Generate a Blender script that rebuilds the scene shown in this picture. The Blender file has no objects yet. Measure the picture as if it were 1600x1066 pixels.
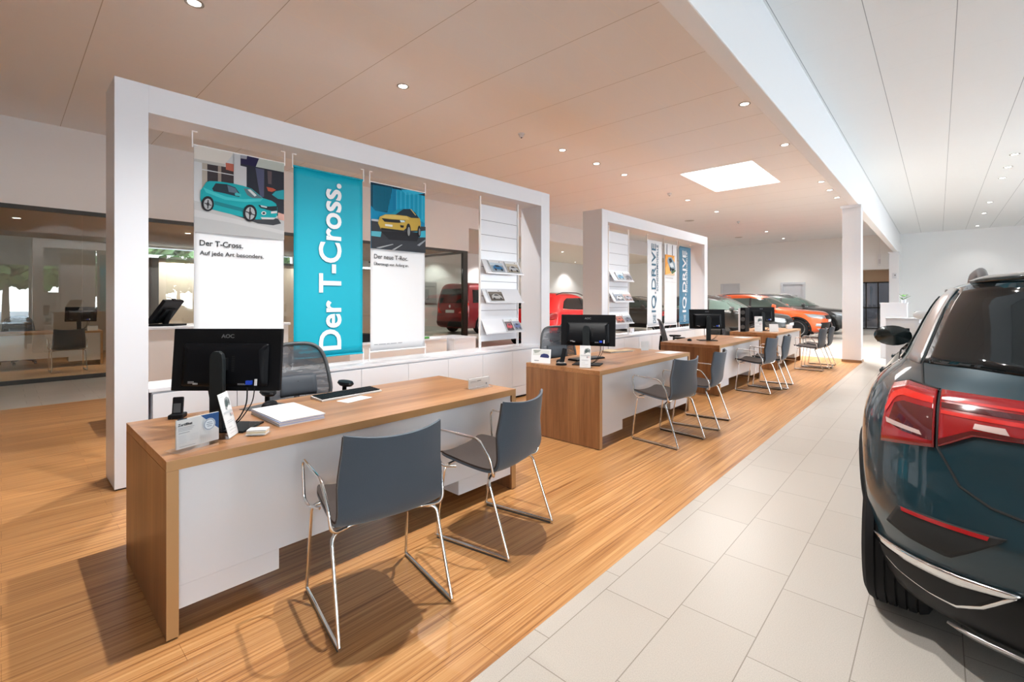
import bpy, bmesh, math, random
from mathutils import Vector, Matrix
C = bpy.context.scene.collection
R = math.radians
random.seed(7)
# ---------------------------------------------------------------- camera, world, exposure
# world axes: +Y runs along the row of desks, +X across towards the car aisle, metres
cam_d = bpy.data.cameras.new('camera'); cam = bpy.data.objects.new('camera', cam_d); C.objects.link(cam)
cam_d.sensor_width = 36.0; cam_d.lens = 729.07/1600*36.0; cam_d.shift_y = -(533-469.4)/1600
cam_d.clip_start = 0.05; cam_d.clip_end = 300
cam.location = (0, 0, 1.38); cam.rotation_euler = (R(90), 0, R(42.42))
sc = bpy.context.scene; sc.camera = cam
sc.view_settings.view_transform = 'Standard'; sc.view_settings.look = 'None'
sc.view_settings.gamma = 1.0; sc.view_settings.use_curve_mapping = False
EXPO = 0.34
sc.view_settings.exposure = EXPO
world = bpy.data.worlds.new('sky'); sc.world = world; world.use_nodes = True
wn = world.node_tree.nodes; wl = world.node_tree.links
bg = wn['Background']; tc = wn.new('ShaderNodeTexCoord'); sp = wn.new('ShaderNodeSeparateXYZ')
rp = wn.new('ShaderNodeValToRGB'); wl.new(tc.outputs['Generated'], sp.inputs[0]); wl.new(sp.outputs['Z'], rp.inputs[0])
rp.color_ramp.elements[0].position = 0.0; rp.color_ramp.elements[0].color = (0.95, 0.97, 1.0, 1)
rp.color_ramp.elements[1].position = 0.7; rp.color_ramp.elements[1].color = (0.62, 0.78, 1.0, 1)
wl.new(rp.outputs[0], bg.inputs[0])
WORLD = 11.0
bg.inputs[1].default_value = WORLD
cy = sc.cycles
try:
    cy.max_bounces = 10; cy.diffuse_bounces = 6; cy.glossy_bounces = 5; cy.transmission_bounces = 6; cy.transparent_max_bounces = 16
    cy.use_denoising = True; cy.sample_clamp_indirect = 6.0; cy.caustics_reflective = False; cy.caustics_refractive = False
    cy.blur_glossy = 0.6
except Exception: pass
SPOT_W = 330.0      # power of one ceiling downlight

# ---------------------------------------------------------------- materials
MATS = {}
def mat(name, col, rough=0.5, metal=0.0, coat=0.0, alpha=1.0, emit=None, es=0.0, spec=None, sheen=0.0):
    if name in MATS: return MATS[name]
    m = bpy.data.materials.new(name); m.use_nodes = True
    b = m.node_tree.nodes['Principled BSDF']
    b.inputs['Base Color'].default_value = (*col, 1); b.inputs['Roughness'].default_value = rough
    b.inputs['Metallic'].default_value = metal; b.inputs['Coat Weight'].default_value = coat
    b.inputs['Coat Roughness'].default_value = 0.03
    if spec is not None: b.inputs['Specular IOR Level'].default_value = spec
    if sheen: b.inputs['Sheen Weight'].default_value = sheen
    b.inputs['Alpha'].default_value = alpha
    if emit: b.inputs['Emission Color'].default_value = (*emit, 1); b.inputs['Emission Strength'].default_value = es
    MATS[name] = m; return m
def nodes(m): return m.node_tree.nodes, m.node_tree.links, m.node_tree.nodes['Principled BSDF']
def add_noise(m, scale=(1, 1, 1), size=8.0, c1=(0, 0, 0), c2=(1, 1, 1), detail=4, bump=0.0, p=(0.3, 0.7), rough=None):
    n, l, b = nodes(m)
    t = n.new('ShaderNodeTexCoord'); mp = n.new('ShaderNodeMapping'); mp.inputs['Scale'].default_value = scale
    ns = n.new('ShaderNodeTexNoise'); ns.inputs['Scale'].default_value = size; ns.inputs['Detail'].default_value = detail
    r = n.new('ShaderNodeValToRGB'); r.color_ramp.elements[0].position = p[0]; r.color_ramp.elements[1].position = p[1]
    r.color_ramp.elements[0].color = (*c1, 1); r.color_ramp.elements[1].color = (*c2, 1)
    l.new(t.outputs['Object'], mp.inputs[0]); l.new(mp.outputs[0], ns.inputs['Vector']); l.new(ns.outputs['Fac'], r.inputs[0])
    l.new(r.outputs[0], b.inputs['Base Color'])
    if bump:
        bp = n.new('ShaderNodeBump'); bp.inputs['Strength'].default_value = bump; bp.inputs['Distance'].default_value = 0.002
        l.new(ns.outputs['Fac'], bp.inputs['Height']); l.new(bp.outputs[0], b.inputs['Normal'])
    return m
def glassy(name, tint=(1, 1, 1), refl=1.0, ior=1.5, body=0.0, bodycol=(0.1, 0.1, 0.1)):
    """thin pane: see-through with a Fresnel mirror reflection, optional tinted body"""
    if name in MATS: return MATS[name]
    m = bpy.data.materials.new(name); m.use_nodes = True; n = m.node_tree.nodes; l = m.node_tree.links
    n.remove(n['Principled BSDF']); out = n['Material Output']
    tr = n.new('ShaderNodeBsdfTransparent'); tr.inputs[0].default_value = (*tint, 1)
    gl = n.new('ShaderNodeBsdfGlossy'); gl.inputs['Roughness'].default_value = 0.0; gl.inputs[0].default_value = (refl, refl, refl, 1)
    lw = n.new('ShaderNodeLayerWeight'); lw.inputs[0].default_value = 0.5; r0 = ((ior-1)/(ior+1))**2
    pw = n.new('ShaderNodeMath'); pw.operation = 'POWER'; pw.inputs[1].default_value = 5; l.new(lw.outputs['Facing'], pw.inputs[0])
    fr = n.new('ShaderNodeMath'); fr.operation = 'MULTIPLY_ADD'; fr.inputs[1].default_value = 1-r0; fr.inputs[2].default_value = r0; l.new(pw.outputs[0], fr.inputs[0])
    mx = n.new('ShaderNodeMixShader'); l.new(fr.outputs[0], mx.inputs[0])
    if body > 0:
        df = n.new('ShaderNodeBsdfDiffuse'); df.inputs[0].default_value = (*bodycol, 1)
        m2 = n.new('ShaderNodeMixShader'); m2.inputs[0].default_value = body
        l.new(tr.outputs[0], m2.inputs[1]); l.new(df.outputs[0], m2.inputs[2]); l.new(m2.outputs[0], mx.inputs[1])
    else: l.new(tr.outputs[0], mx.inputs[1])
    l.new(gl.outputs[0], mx.inputs[2]); l.new(mx.outputs[0], out.inputs[0])
    MATS[name] = m; return m

white_lam = mat('white_laminate', (0.70, 0.72, 0.765), 0.35)
white_gloss = mat('white_gloss', (0.72, 0.74, 0.785), 0.18)
white_paint = mat('white_wall_paint', (0.90, 0.90, 0.90), 0.7)
beige_wall = mat('beige_wall_paint', (0.84, 0.84, 0.84), 0.75)
black_pl = mat('black_plastic', (0.008, 0.0085, 0.010), 0.5, spec=0.1)
grey_pl = mat('grey_plastic', (0.06, 0.065, 0.07), 0.4)
dark_metal = mat('dark_metal', (0.05, 0.047, 0.043), 0.45, 0.6)
chrome = mat('chrome', (0.80, 0.80, 0.80), 0.10, 1.0)
alu = mat('aluminium', (0.75, 0.75, 0.76), 0.32, 1.0)
paper = mat('paper', (0.72, 0.735, 0.75), 0.7, spec=0.2)
ink = mat('printed_ink', (0.025, 0.028, 0.032), 0.6)
greyink = mat('grey_ink', (0.25, 0.27, 0.29), 0.6)
rubber = mat('tyre_rubber', (0.010, 0.010, 0.011), 0.7, spec=0.15)
seam_m = mat('dark_gap', (0.01, 0.01, 0.01), 0.8)
acrylic = glassy('clear_acrylic', (0.985, 0.99, 0.99), 1.0, 1.3)
pane_m = glassy('clear_pane', (0.84, 0.86, 0.83), 1.0, 1.7)
win_m = glassy('window_pane', (0.97, 0.98, 0.98), 1.0, 1.3)
fabric_grey = mat('slate_fabric', (0.052, 0.074, 0.102), 0.85, sheen=0.3)
fabric_brown = mat('brown_grey_fabric', (0.060, 0.048, 0.044), 0.95, spec=0.2)
mesh_m = None

def wave_bump(m, scale, strength=0.25):
    n, l, b = nodes(m); t = n.new('ShaderNodeTexCoord'); ck = n.new('ShaderNodeTexVoronoi'); ck.inputs['Scale'].default_value = scale
    l.new(t.outputs['Object'], ck.inputs['Vector'])
    bp = n.new('ShaderNodeBump'); bp.inputs['Strength'].default_value = strength; bp.inputs['Distance'].default_value = 0.001
    l.new(ck.outputs['Distance'], bp.inputs['Height']); l.new(bp.outputs[0], b.inputs['Normal'])
wave_bump(fabric_grey, 260, 0.5)
def wood(name, axis, c1, c2, c3, rough=0.35):
    m = mat(name, c1, rough); n, l, b = nodes(m)
    t = n.new('ShaderNodeTexCoord'); mp = n.new('ShaderNodeMapping')
    s = [9, 9, 9]; s[axis] = 0.55; mp.inputs['Scale'].default_value = s
    ns = n.new('ShaderNodeTexNoise'); ns.inputs['Scale'].default_value = 1.0; ns.inputs['Detail'].default_value = 6; ns.inputs['Roughness'].default_value = 0.62
    r = n.new('ShaderNodeValToRGB'); e = r.color_ramp.elements
    e[0].position = 0.30; e[0].color = (*c2, 1); e[1].position = 0.72; e[1].color = (*c3, 1); x = e.new(0.5); x.color = (*c1, 1)
    mp2 = n.new('ShaderNodeMapping'); s2 = [90, 90, 90]; s2[axis] = 3; mp2.inputs['Scale'].default_value = s2
    n2 = n.new('ShaderNodeTexNoise'); n2.inputs['Scale'].default_value = 1.0; n2.inputs['Detail'].default_value = 3
    mx = n.new('ShaderNodeMix'); mx.data_type = 'RGBA'; mx.blend_type = 'OVERLAY'; mx.inputs[0].default_value = 0.45
    l.new(t.outputs['Object'], mp.inputs[0]); l.new(mp.outputs[0], ns.inputs['Vector']); l.new(ns.outputs['Fac'], r.inputs[0])
    l.new(t.outputs['Object'], mp2.inputs[0]); l.new(mp2.outputs[0], n2.inputs['Vector'])
    l.new(r.outputs[0], mx.inputs[6]); l.new(n2.outputs['Fac'], mx.inputs[7]); l.new(mx.outputs[2], b.inputs['Base Color'])
    return m
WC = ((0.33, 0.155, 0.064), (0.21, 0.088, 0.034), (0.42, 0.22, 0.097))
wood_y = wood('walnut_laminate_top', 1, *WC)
wood_z_shaded = wood('walnut_laminate_panel_shaded', 2, (0.225, 0.100, 0.040), (0.13, 0.052, 0.020), (0.30, 0.145, 0.060))  # walnut of the top, darkened: shade on the side panels put into the colour
edge_w = mat('oak_edge_band', (0.46, 0.26, 0.11), 0.4)

# floor: strand-bamboo planks running along Y
def floor_wood():
    m = mat('strand_plank_floor', (0.5, 0.25, 0.1), 0.30); n, l, b = nodes(m)
    t = n.new('ShaderNodeTexCoord')
    mp = n.new('ShaderNodeMapping'); mp.inputs['Scale'].default_value = (55, 0.6, 1)
    ns = n.new('ShaderNodeTexNoise'); ns.inputs['Scale'].default_value = 1.0; ns.inputs['Detail'].default_value = 6; ns.inputs['Roughness'].default_value = 0.6
    mpb = n.new('ShaderNodeMapping'); mpb.inputs['Scale'].default_value = (190, 1.6, 1)
    nb = n.new('ShaderNodeTexNoise'); nb.inputs['Scale'].default_value = 1.0; nb.inputs['Detail'].default_value = 2
    add = n.new('ShaderNodeMath'); add.operation = 'ADD'; h1 = n.new('ShaderNodeMath'); h1.operation = 'MULTIPLY'; h1.inputs[1].default_value = 0.62
    h2 = n.new('ShaderNodeMath'); h2.operation = 'MULTIPLY'; h2.inputs[1].default_value = 0.38
    r = n.new('ShaderNodeValToRGB'); e = r.color_ramp.elements
    e[0].position = 0.37; e[0].color = (0.25, 0.095, 0.028, 1); e[1].position = 0.63; e[1].color = (0.66, 0.37, 0.155, 1)
    x = e.new(0.48); x.color = (0.50, 0.235, 0.082, 1)
    l.new(t.outputs['Object'], mp.inputs[0]); l.new(mp.outputs[0], ns.inputs['Vector'])
    l.new(t.outputs['Object'], mpb.inputs[0]); l.new(mpb.outputs[0], nb.inputs['Vector'])
    l.new(ns.outputs['Fac'], h1.inputs[0]); l.new(nb.outputs['Fac'], h2.inputs[0]); l.new(h1.outputs[0], add.inputs[0]); l.new(h2.outputs[0], add.inputs[1])
    l.new(add.outputs[0], r.inputs[0])
    # boards
    mp2 = n.new('ShaderNodeMapping'); mp2.inputs['Rotation'].default_value = (0, 0, R(90))
    br = n.new('ShaderNodeTexBrick'); br.inputs['Scale'].default_value = 1.0; br.inputs['Brick Width'].default_value = 1.3; br.inputs['Row Height'].default_value = 0.125
    br.inputs['Mortar Size'].default_value = 0.0012; br.inputs['Mortar Smooth'].default_value = 0.3; br.offset = 0.37; br.offset_frequency = 2
    br.inputs['Color1'].default_value = (0.86, 0.86, 0.86, 1); br.inputs['Color2'].default_value = (1.0, 1.0, 1.0, 1); br.inputs['Mortar'].default_value = (0.55, 0.5, 0.45, 1)
    l.new(t.outputs['Object'], mp2.inputs[0]); l.new(mp2.outputs[0], br.inputs['Vector'])
    mx = n.new('ShaderNodeMix'); mx.data_type = 'RGBA'; mx.blend_type = 'MULTIPLY'; mx.inputs[0].default_value = 1.0
    l.new(r.outputs[0], mx.inputs[6]); l.new(br.outputs['Color'], mx.inputs[7]); l.new(mx.outputs[2], b.inputs['Base Color'])
    b.inputs['Roughness'].default_value = 0.33; b.inputs['Specular IOR Level'].default_value = 0.4
    return m
def floor_tile():
    m = mat('cream_stone_tile', (0.6, 0.54, 0.46), 0.3); n, l, b = nodes(m)
    t = n.new('ShaderNodeTexCoord')
    mp = n.new('ShaderNodeMapping'); mp.inputs['Rotation'].default_value = (0, 0, R(-90)); 
    # texture x = -world y ... keep joints where the photo has them
    mp.inputs['Location'].default_value = (0, 0, 0)
    cmb = n.new('ShaderNodeCombineXYZ'); sx = n.new('ShaderNodeSeparateXYZ')
    ax = n.new('ShaderNodeMath'); ax.operation = 'ADD'; ax.inputs[1].default_value = -1.376 + 0.5735*20
    ay = n.new('ShaderNodeMath'); ay.operation = 'ADD'; ay.inputs[1].default_value = 1.173 + 0.3115*59
    l.new(t.outputs['Object'], sx.inputs[0]); l.new(sx.outputs['Y'], ax.inputs[0]); l.new(sx.outputs['X'], ay.inputs[0])
    l.new(ax.outputs[0], cmb.inputs[0]); l.new(ay.outputs[0], cmb.inputs[1])
    br = n.new('ShaderNodeTexBrick'); br.inputs['Scale'].default_value = 1.0; br.inputs['Brick Width'].default_value = 0.5735; br.inputs['Row Height'].default_value = 0.3115
    br.inputs['Mortar Size'].default_value = 0.0022; br.inputs['Mortar Smooth'].default_value = 0.1; br.offset = 0.77; br.offset_frequency = 2
    br.inputs['Color1'].default_value = (0.50, 0.455, 0.40, 1); br.inputs['Color2'].default_value = (0.53, 0.488, 0.435, 1); br.inputs['Mortar'].default_value = (0.27, 0.23, 0.19, 1)
    br.inputs['Bias'].default_value = 0.0
    l.new(cmb.outputs[0], br.inputs['Vector'])
    ns = n.new('ShaderNodeTexNoise'); ns.inputs['Scale'].default_value = 260; ns.inputs['Detail'].default_value = 2
    l.new(t.outputs['Object'], ns.inputs['Vector'])
    r = n.new('ShaderNodeValToRGB'); r.color_ramp.elements[0].position = 0.35; r.color_ramp.elements[0].color = (0.86, 0.86, 0.86, 1)
    r.color_ramp.elements[1].position = 0.6; r.color_ramp.elements[1].color = (1.03, 1.03, 1.03, 1); l.new(ns.outputs['Fac'], r.inputs[0])
    mx = n.new('ShaderNodeMix'); mx.data_type = 'RGBA'; mx.blend_type = 'MULTIPLY'; mx.inputs[0].default_value = 1.0
    l.new(br.outputs['Color'], mx.inputs[6]); l.new(r.outputs[0], mx.inputs[7]); l.new(mx.outputs[2], b.inputs['Base Color'])
    b.inputs['Roughness'].default_value = 0.28
    return m
def ceiling_mat(name, col, lx, ox, ly, oy, dark, light, bothdark=False):
    """panel ceiling: joints across every ly (dark line) and along every lx (faint line)"""
    m = mat(name, col, 0.75); n, l, b = nodes(m)
    t = n.new('ShaderNodeTexCoord'); sx = n.new('ShaderNodeSeparateXYZ'); l.new(t.outputs['Object'], sx.inputs[0])
    def line(out, period, off, w):
        a = n.new('ShaderNodeMath'); a.operation = 'ADD'; a.inputs[1].default_value = -off + period*50 + w/2; l.new(out, a.inputs[0])
        mo = n.new('ShaderNodeMath'); mo.operation = 'MODULO'; mo.inputs[1].default_value = period; l.new(a.outputs[0], mo.inputs[0])
        lt = n.new('ShaderNodeMath'); lt.operation = 'LESS_THAN'; lt.inputs[1].default_value = w; l.new(mo.outputs[0], lt.inputs[0]); return lt
    A = line(sx.outputs['Y'], ly, oy, 0.008); B = line(sx.outputs['X'], lx, ox, 0.008)
    m1 = n.new('ShaderNodeMix'); m1.data_type = 'RGBA'; m1.inputs[6].default_value = (*col, 1); m1.inputs[7].default_value = (*light, 1); l.new((B if not bothdark else A).outputs[0], m1.inputs[0])
    m2 = n.new('ShaderNodeMix'); m2.data_type = 'RGBA'; m2.inputs[7].default_value = (*dark, 1); l.new(m1.outputs[2], m2.inputs[6]); l.new((A if not bothdark else B).outputs[0], m2.inputs[0])
    l.new(m2.outputs[2], b.inputs['Base Color']); return m
floor_w = floor_wood(); floor_t = floor_tile()
ceil_l = ceiling_mat('warm_panel_ceiling', (0.86, 0.855, 0.86), 0.625, -2.48, 1.25, 0.68, (0.50, 0.46, 0.42), (0.90, 0.87, 0.84))
ceil_r = ceiling_mat('white_panel_ceiling', (0.90, 0.91, 0.91), 0.745, -0.595, 1.25, 0.68, (0.40, 0.41, 0.42), (0.86, 0.87, 0.87), True)

# ---------------------------------------------------------------- mesh helpers
class MB:
    def __init__(s): s.v = []; s.f = []; s.mi = []
    def add(s, vs, fs, mi=0):
        o = len(s.v); s.v += [tuple(v) for v in vs]; s.f += [tuple(i+o for i in f) for f in fs]; s.mi += [mi]*len(fs); return s
    def box(s, x0, x1, y0, y1, z0, z1, mi=0):
        v = [(x0,y0,z0),(x1,y0,z0),(x1,y1,z0),(x0,y1,z0),(x0,y0,z1),(x1,y0,z1),(x1,y1,z1),(x0,y1,z1)]
        return s.add(v, [(0,3,2,1),(4,5,6,7),(0,1,5,4),(1,2,6,5),(2,3,7,6),(3,0,4,7)], mi)
    def cyl(s, p0, p1, r0, r1=None, n=16, mi=0):
        r1 = r0 if r1 is None else r1; return s.tube([p0, p1], [r0, r1], n, mi)
    def tube(s, pts, r, n=8, mi=0, closed=False):
        P = [Vector(p) for p in pts]; k = len(P); rr = r if isinstance(r, (list, tuple)) else [r]*k
        up = None; vs = []
        for i in range(k):
            if closed: d = P[(i+1) % k]-P[i-1]
            else: d = (P[min(i+1, k-1)]-P[max(i-1, 0)])
            d = d.normalized() if d.length > 1e-9 else Vector((0, 0, 1))
            if up is None:
                up = Vector((0, 0, 1)) if abs(d.z) < 0.9 else Vector((1, 0, 0))
            a = d.cross(up)
            if a.length < 1e-6: a = d.cross(Vector((0.3, 1, 0.2)))
            a.normalize(); b2 = a.cross(d).normalized(); up = b2
            for j in range(n):
                t = 2*math.pi*j/n; vs.append(P[i]+a*math.cos(t)*rr[i]+b2*math.sin(t)*rr[i])
        fs = []
        for i in range(k-1 + (1 if closed else 0)):
            for j in range(n):
                i2 = (i+1) % k; fs.append((i*n+j, i*n+(j+1) % n, i2*n+(j+1) % n, i2*n+j))
        if not closed: fs += [tuple(range(n-1, -1, -1)), tuple((k-1)*n+j for j in range(n))]
        return s.add(vs, fs, mi)
    def lathe(s, prof, c=(0, 0, 0), n=24, mi=0, axis='z'):
        vs = []
        for r, h in prof:
            for j in range(n):
                t = 2*math.pi*j/n; a, b = r*math.cos(t), r*math.sin(t)
                p = (a, b, h) if axis == 'z' else ((h, a, b) if axis == 'x' else (a, h, b))
                vs.append((p[0]+c[0], p[1]+c[1], p[2]+c[2]))
        fs = [(i*n+j, i*n+(j+1) % n, (i+1)*n+(j+1) % n, (i+1)*n+j) for i in range(len(prof)-1) for j in range(n)]
        fs += [tuple(range(n-1, -1, -1)), tuple((len(prof)-1)*n+j for j in range(n))]
        return s.add(vs, fs, mi)
    def prism(s, poly, h0, h1, axis='x', mi=0):
        """poly in the two other axes, extruded along axis"""
        def P(a, b, h): return {'x': (h, a, b), 'y': (a, h, b), 'z': (a, b, h)}[axis]
        k = len(poly); vs = [P(a, b, h0) for a, b in poly]+[P(a, b, h1) for a, b in poly]
        fs = [tuple(range(k)), tuple(range(2*k-1, k-1, -1))]+[(i, (i+1) % k, k+(i+1) % k, k+i) for i in range(k)]
        return s.add(vs, fs, mi)
    def grid(s, fn, nu, nv, mi=0, wrap=False):
        vs = [fn(i/nu, j/nv) for i in range(nu+1) for j in range(nv+1)]
        fs = [(i*(nv+1)+j, (i+1)*(nv+1)+j, (i+1)*(nv+1)+j+1, i*(nv+1)+j+1) for i in range(nu) for j in range(nv)]
        return s.add(vs, fs, mi)
def O(name, mb, m, parent=None, loc=(0, 0, 0), rot=(0, 0, 0), bevel=0.0, smooth=False, solid=0.0, label=None, fixn=True):
    me = bpy.data.meshes.new(name); me.from_pydata(mb.v, [], mb.f); me.validate()
    ms = m if isinstance(m, (list, tuple)) else [m]
    for x in ms: me.materials.append(x)
    if len(ms) > 1 and len(me.polygons) == len(mb.mi): me.polygons.foreach_set('material_index', mb.mi)
    bm = bmesh.new(); bm.from_mesh(me)
    if smooth and fixn: bmesh.ops.remove_doubles(bm, verts=bm.verts, dist=1e-5)
    if fixn: bmesh.ops.recalc_face_normals(bm, faces=bm.faces)
    bm.to_mesh(me); bm.free()
    if smooth:
        me.polygons.foreach_set('use_smooth', [True]*len(me.polygons))
        if smooth is not True:
            try: me.set_sharp_from_angle(angle=R(smooth))
            except Exception: pass
    o = bpy.data.objects.new(name, me); C.objects.link(o)
    if parent: o.parent = parent
    o.location = loc; o.rotation_euler = rot
    if solid:
        s = o.modifiers.new('solid', 'SOLIDIFY'); s.thickness = solid; s.offset = -1
    if bevel:
        b = o.modifiers.new('bevel', 'BEVEL'); b.width = bevel; b.segments = 2; b.limit_method = 'ANGLE'; b.angle_limit = R(40)
    if label: o['label'] = label
    return o
def tag(o, label, cat, group=None, kind=None):
    o['label'] = label; o['category'] = cat
    if group: o['group'] = group
    if kind: o['kind'] = kind
    return o
def thing(name, label, cat, loc=(0, 0, 0), rz=0.0, group=None):
    o = bpy.data.objects.new(name, None); C.objects.link(o); o.empty_display_size = 0.1
    o.location = loc; o.rotation_euler = (0, 0, rz); return tag(o, label, cat, group)
def struct(name, mb, m, label=None, **k):
    o = O(name, mb, m, **k); o['kind'] = 'structure'
    if label: o['label'] = label
    return o
def kids(o): return [c for c in C.objects if c.parent == o]
def dup(root, loc, rz, label, group=None, cat=None):
    r = root.copy(); C.objects.link(r); r.location = loc; r.rotation_euler = (0, 0, rz); r['label'] = label
    if group: r['group'] = group
    for ch in list(root.children):
        c = ch.copy(); C.objects.link(c); c.parent = r; c.matrix_parent_inverse = ch.matrix_parent_inverse
        for g in ch.children:
            d = g.copy(); C.objects.link(d); d.parent = c; d.matrix_parent_inverse = g.matrix_parent_inverse
    return r
def bez(pts, n=6, rad=0.03):
    """round the corners of a polyline"""
    P = [Vector(p) for p in pts]; out = [P[0]]
    for i in range(1, len(P)-1):
        a, b, c = P[i-1], P[i], P[i+1]; r = min(rad, (a-b).length*0.48, (c-b).length*0.48)
        p0 = b+(a-b).normalized()*r; p1 = b+(c-b).normalized()*r
        for k in range(n+1):
            t = k/n; out.append(p0*(1-t)**2+b*2*t*(1-t)+p1*t*t)
    out.append(P[-1]); return out
_txt = {}
def text_mb(s, size, weight=0.0, mbx=None, fn=None, mi=0, depth=0.0008, align='LEFT', spacing=1.0, wscale=1.0):
    """real lettering; fn maps (x, y, depth) of the text plane to the mesh's space"""
    cu = bpy.data.curves.new('lettering', 'FONT'); cu.body = s; cu.size = size; cu.offset = weight*size; cu.extrude = depth/2; cu.align_x = align
    cu.space_character = spacing; cu.resolution_u = 4
    ob = bpy.data.objects.new('lettering', cu); C.objects.link(ob)
    dg = bpy.context.evaluated_depsgraph_get(); me = bpy.data.meshes.new_from_object(ob.evaluated_get(dg))
    mbx = mbx or MB()
    mbx.add([fn(v.co.x*wscale, v.co.y, v.co.z) for v in me.vertices], [tuple(p.vertices) for p in me.polygons], mi)
    bpy.data.objects.remove(ob); bpy.data.curves.remove(cu); bpy.data.meshes.remove(me); return mbx
# ================================================================= ROOM SHELL
CL, CR = 4.36, 4.54            # ceiling heights left / right of the beam
XG = -11.1                     # office glass line
def holes_wall(mb, axis, c0, c1, u0, u1, z0, z1, holes):
    """solid wall slab between c0..c1 (normal axis), spanning u0..u1, z0..z1 with rectangular openings"""
    us = sorted({u0, u1, *[h[0] for h in holes], *[h[1] for h in holes]})
    for a, b in zip(us[:-1], us[1:]):
        zs = [(h[2], h[3]) for h in holes if h[0] <= a+1e-6 and h[1] >= b-1e-6]
        zc = z0
        for p, q in sorted(zs)+[(z1, z1)]:
            if p-zc > 1e-4:
                if axis == 'x': mb.box(c0, c1, a, b, zc, p)
                else: mb.box(a, b, c0, c1, zc, p)
            zc = q
    return mb
# floors
struct('floor', MB().box(-8.68, -1.25, -7, 13.4, -0.12, 0.0).box(-17, XG-0.05, -7, 10.0, -0.12, 0.0), floor_w, 'orange-brown strand wood floor under the desks')
f2 = MB().box(-1.25, 9, -7, 29.0, -0.12, 0.0).box(-17, -1.25, 13.4, 29.0, -0.12, 0).box(XG-0.05, -8.68, -7, 13.4, -0.12, 0).box(-17, XG-0.05, 10.0, 13.4, -0.12, 0)
struct('floor_tile', f2, floor_t, 'cream stone tile floor of the aisle')
# ceilings
sk = (-4.54, -2.91, 10.80, 13.27)
c1 = MB().box(-17, sk[0], -7, 27, CL, CL+0.25).box(sk[1], -1.40, -7, 27, CL, CL+0.25).box(sk[0], sk[1], -7, sk[2], CL, CL+0.25).box(sk[0], sk[1], sk[3], 27, CL, CL+0.25)
struct('ceiling', c1, ceil_l, 'warm beige panel ceiling over the desks')
struct('ceiling_aisle', MB().box(-1.40, 9.2, -7, 29.2, CR, CR+0.2), ceil_r, 'white panel ceiling over the car aisle')
# skylight: lit diffuser panel set in its shaft
sl = thing('skylight', 'large square glowing skylight panel in the beige ceiling', 'skylight', ((sk[0]+sk[1])/2, (sk[2]+sk[3])/2, CL)); sl['kind'] = 'structure'
hx, hy = (sk[1]-sk[0])/2, (sk[3]-sk[2])/2
g = MB(); t = 0.03
g.box(-hx, -hx+t, -hy, hy, 0, 0.22).box(hx-t, hx, -hy, hy, 0, 0.22).box(-hx+t, hx-t, -hy, -hy+t, 0, 0.22).box(-hx+t, hx-t, hy-t, hy, 0, 0.22)
O('shaft', g, white_paint, sl)
O('diffuser', MB().box(-hx+t, hx-t, -hy+t, hy-t, 0.03, 0.05), mat('skylight_glow', (0.9, 0.9, 0.9), 0.6, emit=(1, 0.99, 0.97), es=5.0), sl)
# beam and columns
struct('beam', MB().box(-1.47, -1.30, -6.95, 28.99, 3.50, 4.04).box(-1.47, -1.36, -6.95, 28.99, 4.04, 4.54), mat('beam_white', (0.92, 0.92, 0.93), 0.6), 'long white concrete beam between the two ceilings', bevel=0.012)
for i, ay in enumerate((12.77, 26.3)):
    col = MB().box(-1.60, -1.255, ay, ay+0.32, 0, 3.44)
    o = struct('column' if i == 0 else 'column.001', col, mat('column_white', (0.85, 0.86, 0.89), 0.5), 'white square column ' + ('standing at the end of the desk row' if i == 0 else 'against the far end wall'), bevel=0.006)
    O('capital', MB().box(-1.63, -1.25, ay-0.03, ay+0.35, 3.44, 3.50), MATS['column_white'], o, bevel=0.004)
    O('skirting', MB().box(-1.612, -1.243, ay-0.012, ay+0.332, 0, 0.055), mat('wood_skirting', (0.30, 0.17, 0.09), 0.5), o)
# left glass line: solid band above the glass, fascia over the recess
struct('wall_left', MB().box(XG-0.15, XG, -7, 10.10, 2.95, CL).box(XG-0.15, XG, 10.10, 27, 3.69, CL), beige_wall, 'plain beige wall band above the office glass')
struct('wall_office_back', holes_wall(MB(), 'x', -17.2, -17.0, -7, 27.2, 0, CL, [(2.0, 7.0, 2.62, 2.92)]), beige_wall)
struct('ceiling_recess', MB().box(-17, XG-0.15, 10.1, 27, 3.69, 3.8), mat('beige_ceiling', (0.80, 0.74, 0.66), 0.8))
struct('ceiling_office', MB().box(-17, XG-0.15, -7, 10.05, 2.98, 3.05), mat('brown_office_ceiling', (0.55, 0.42, 0.30), 0.8))
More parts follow.
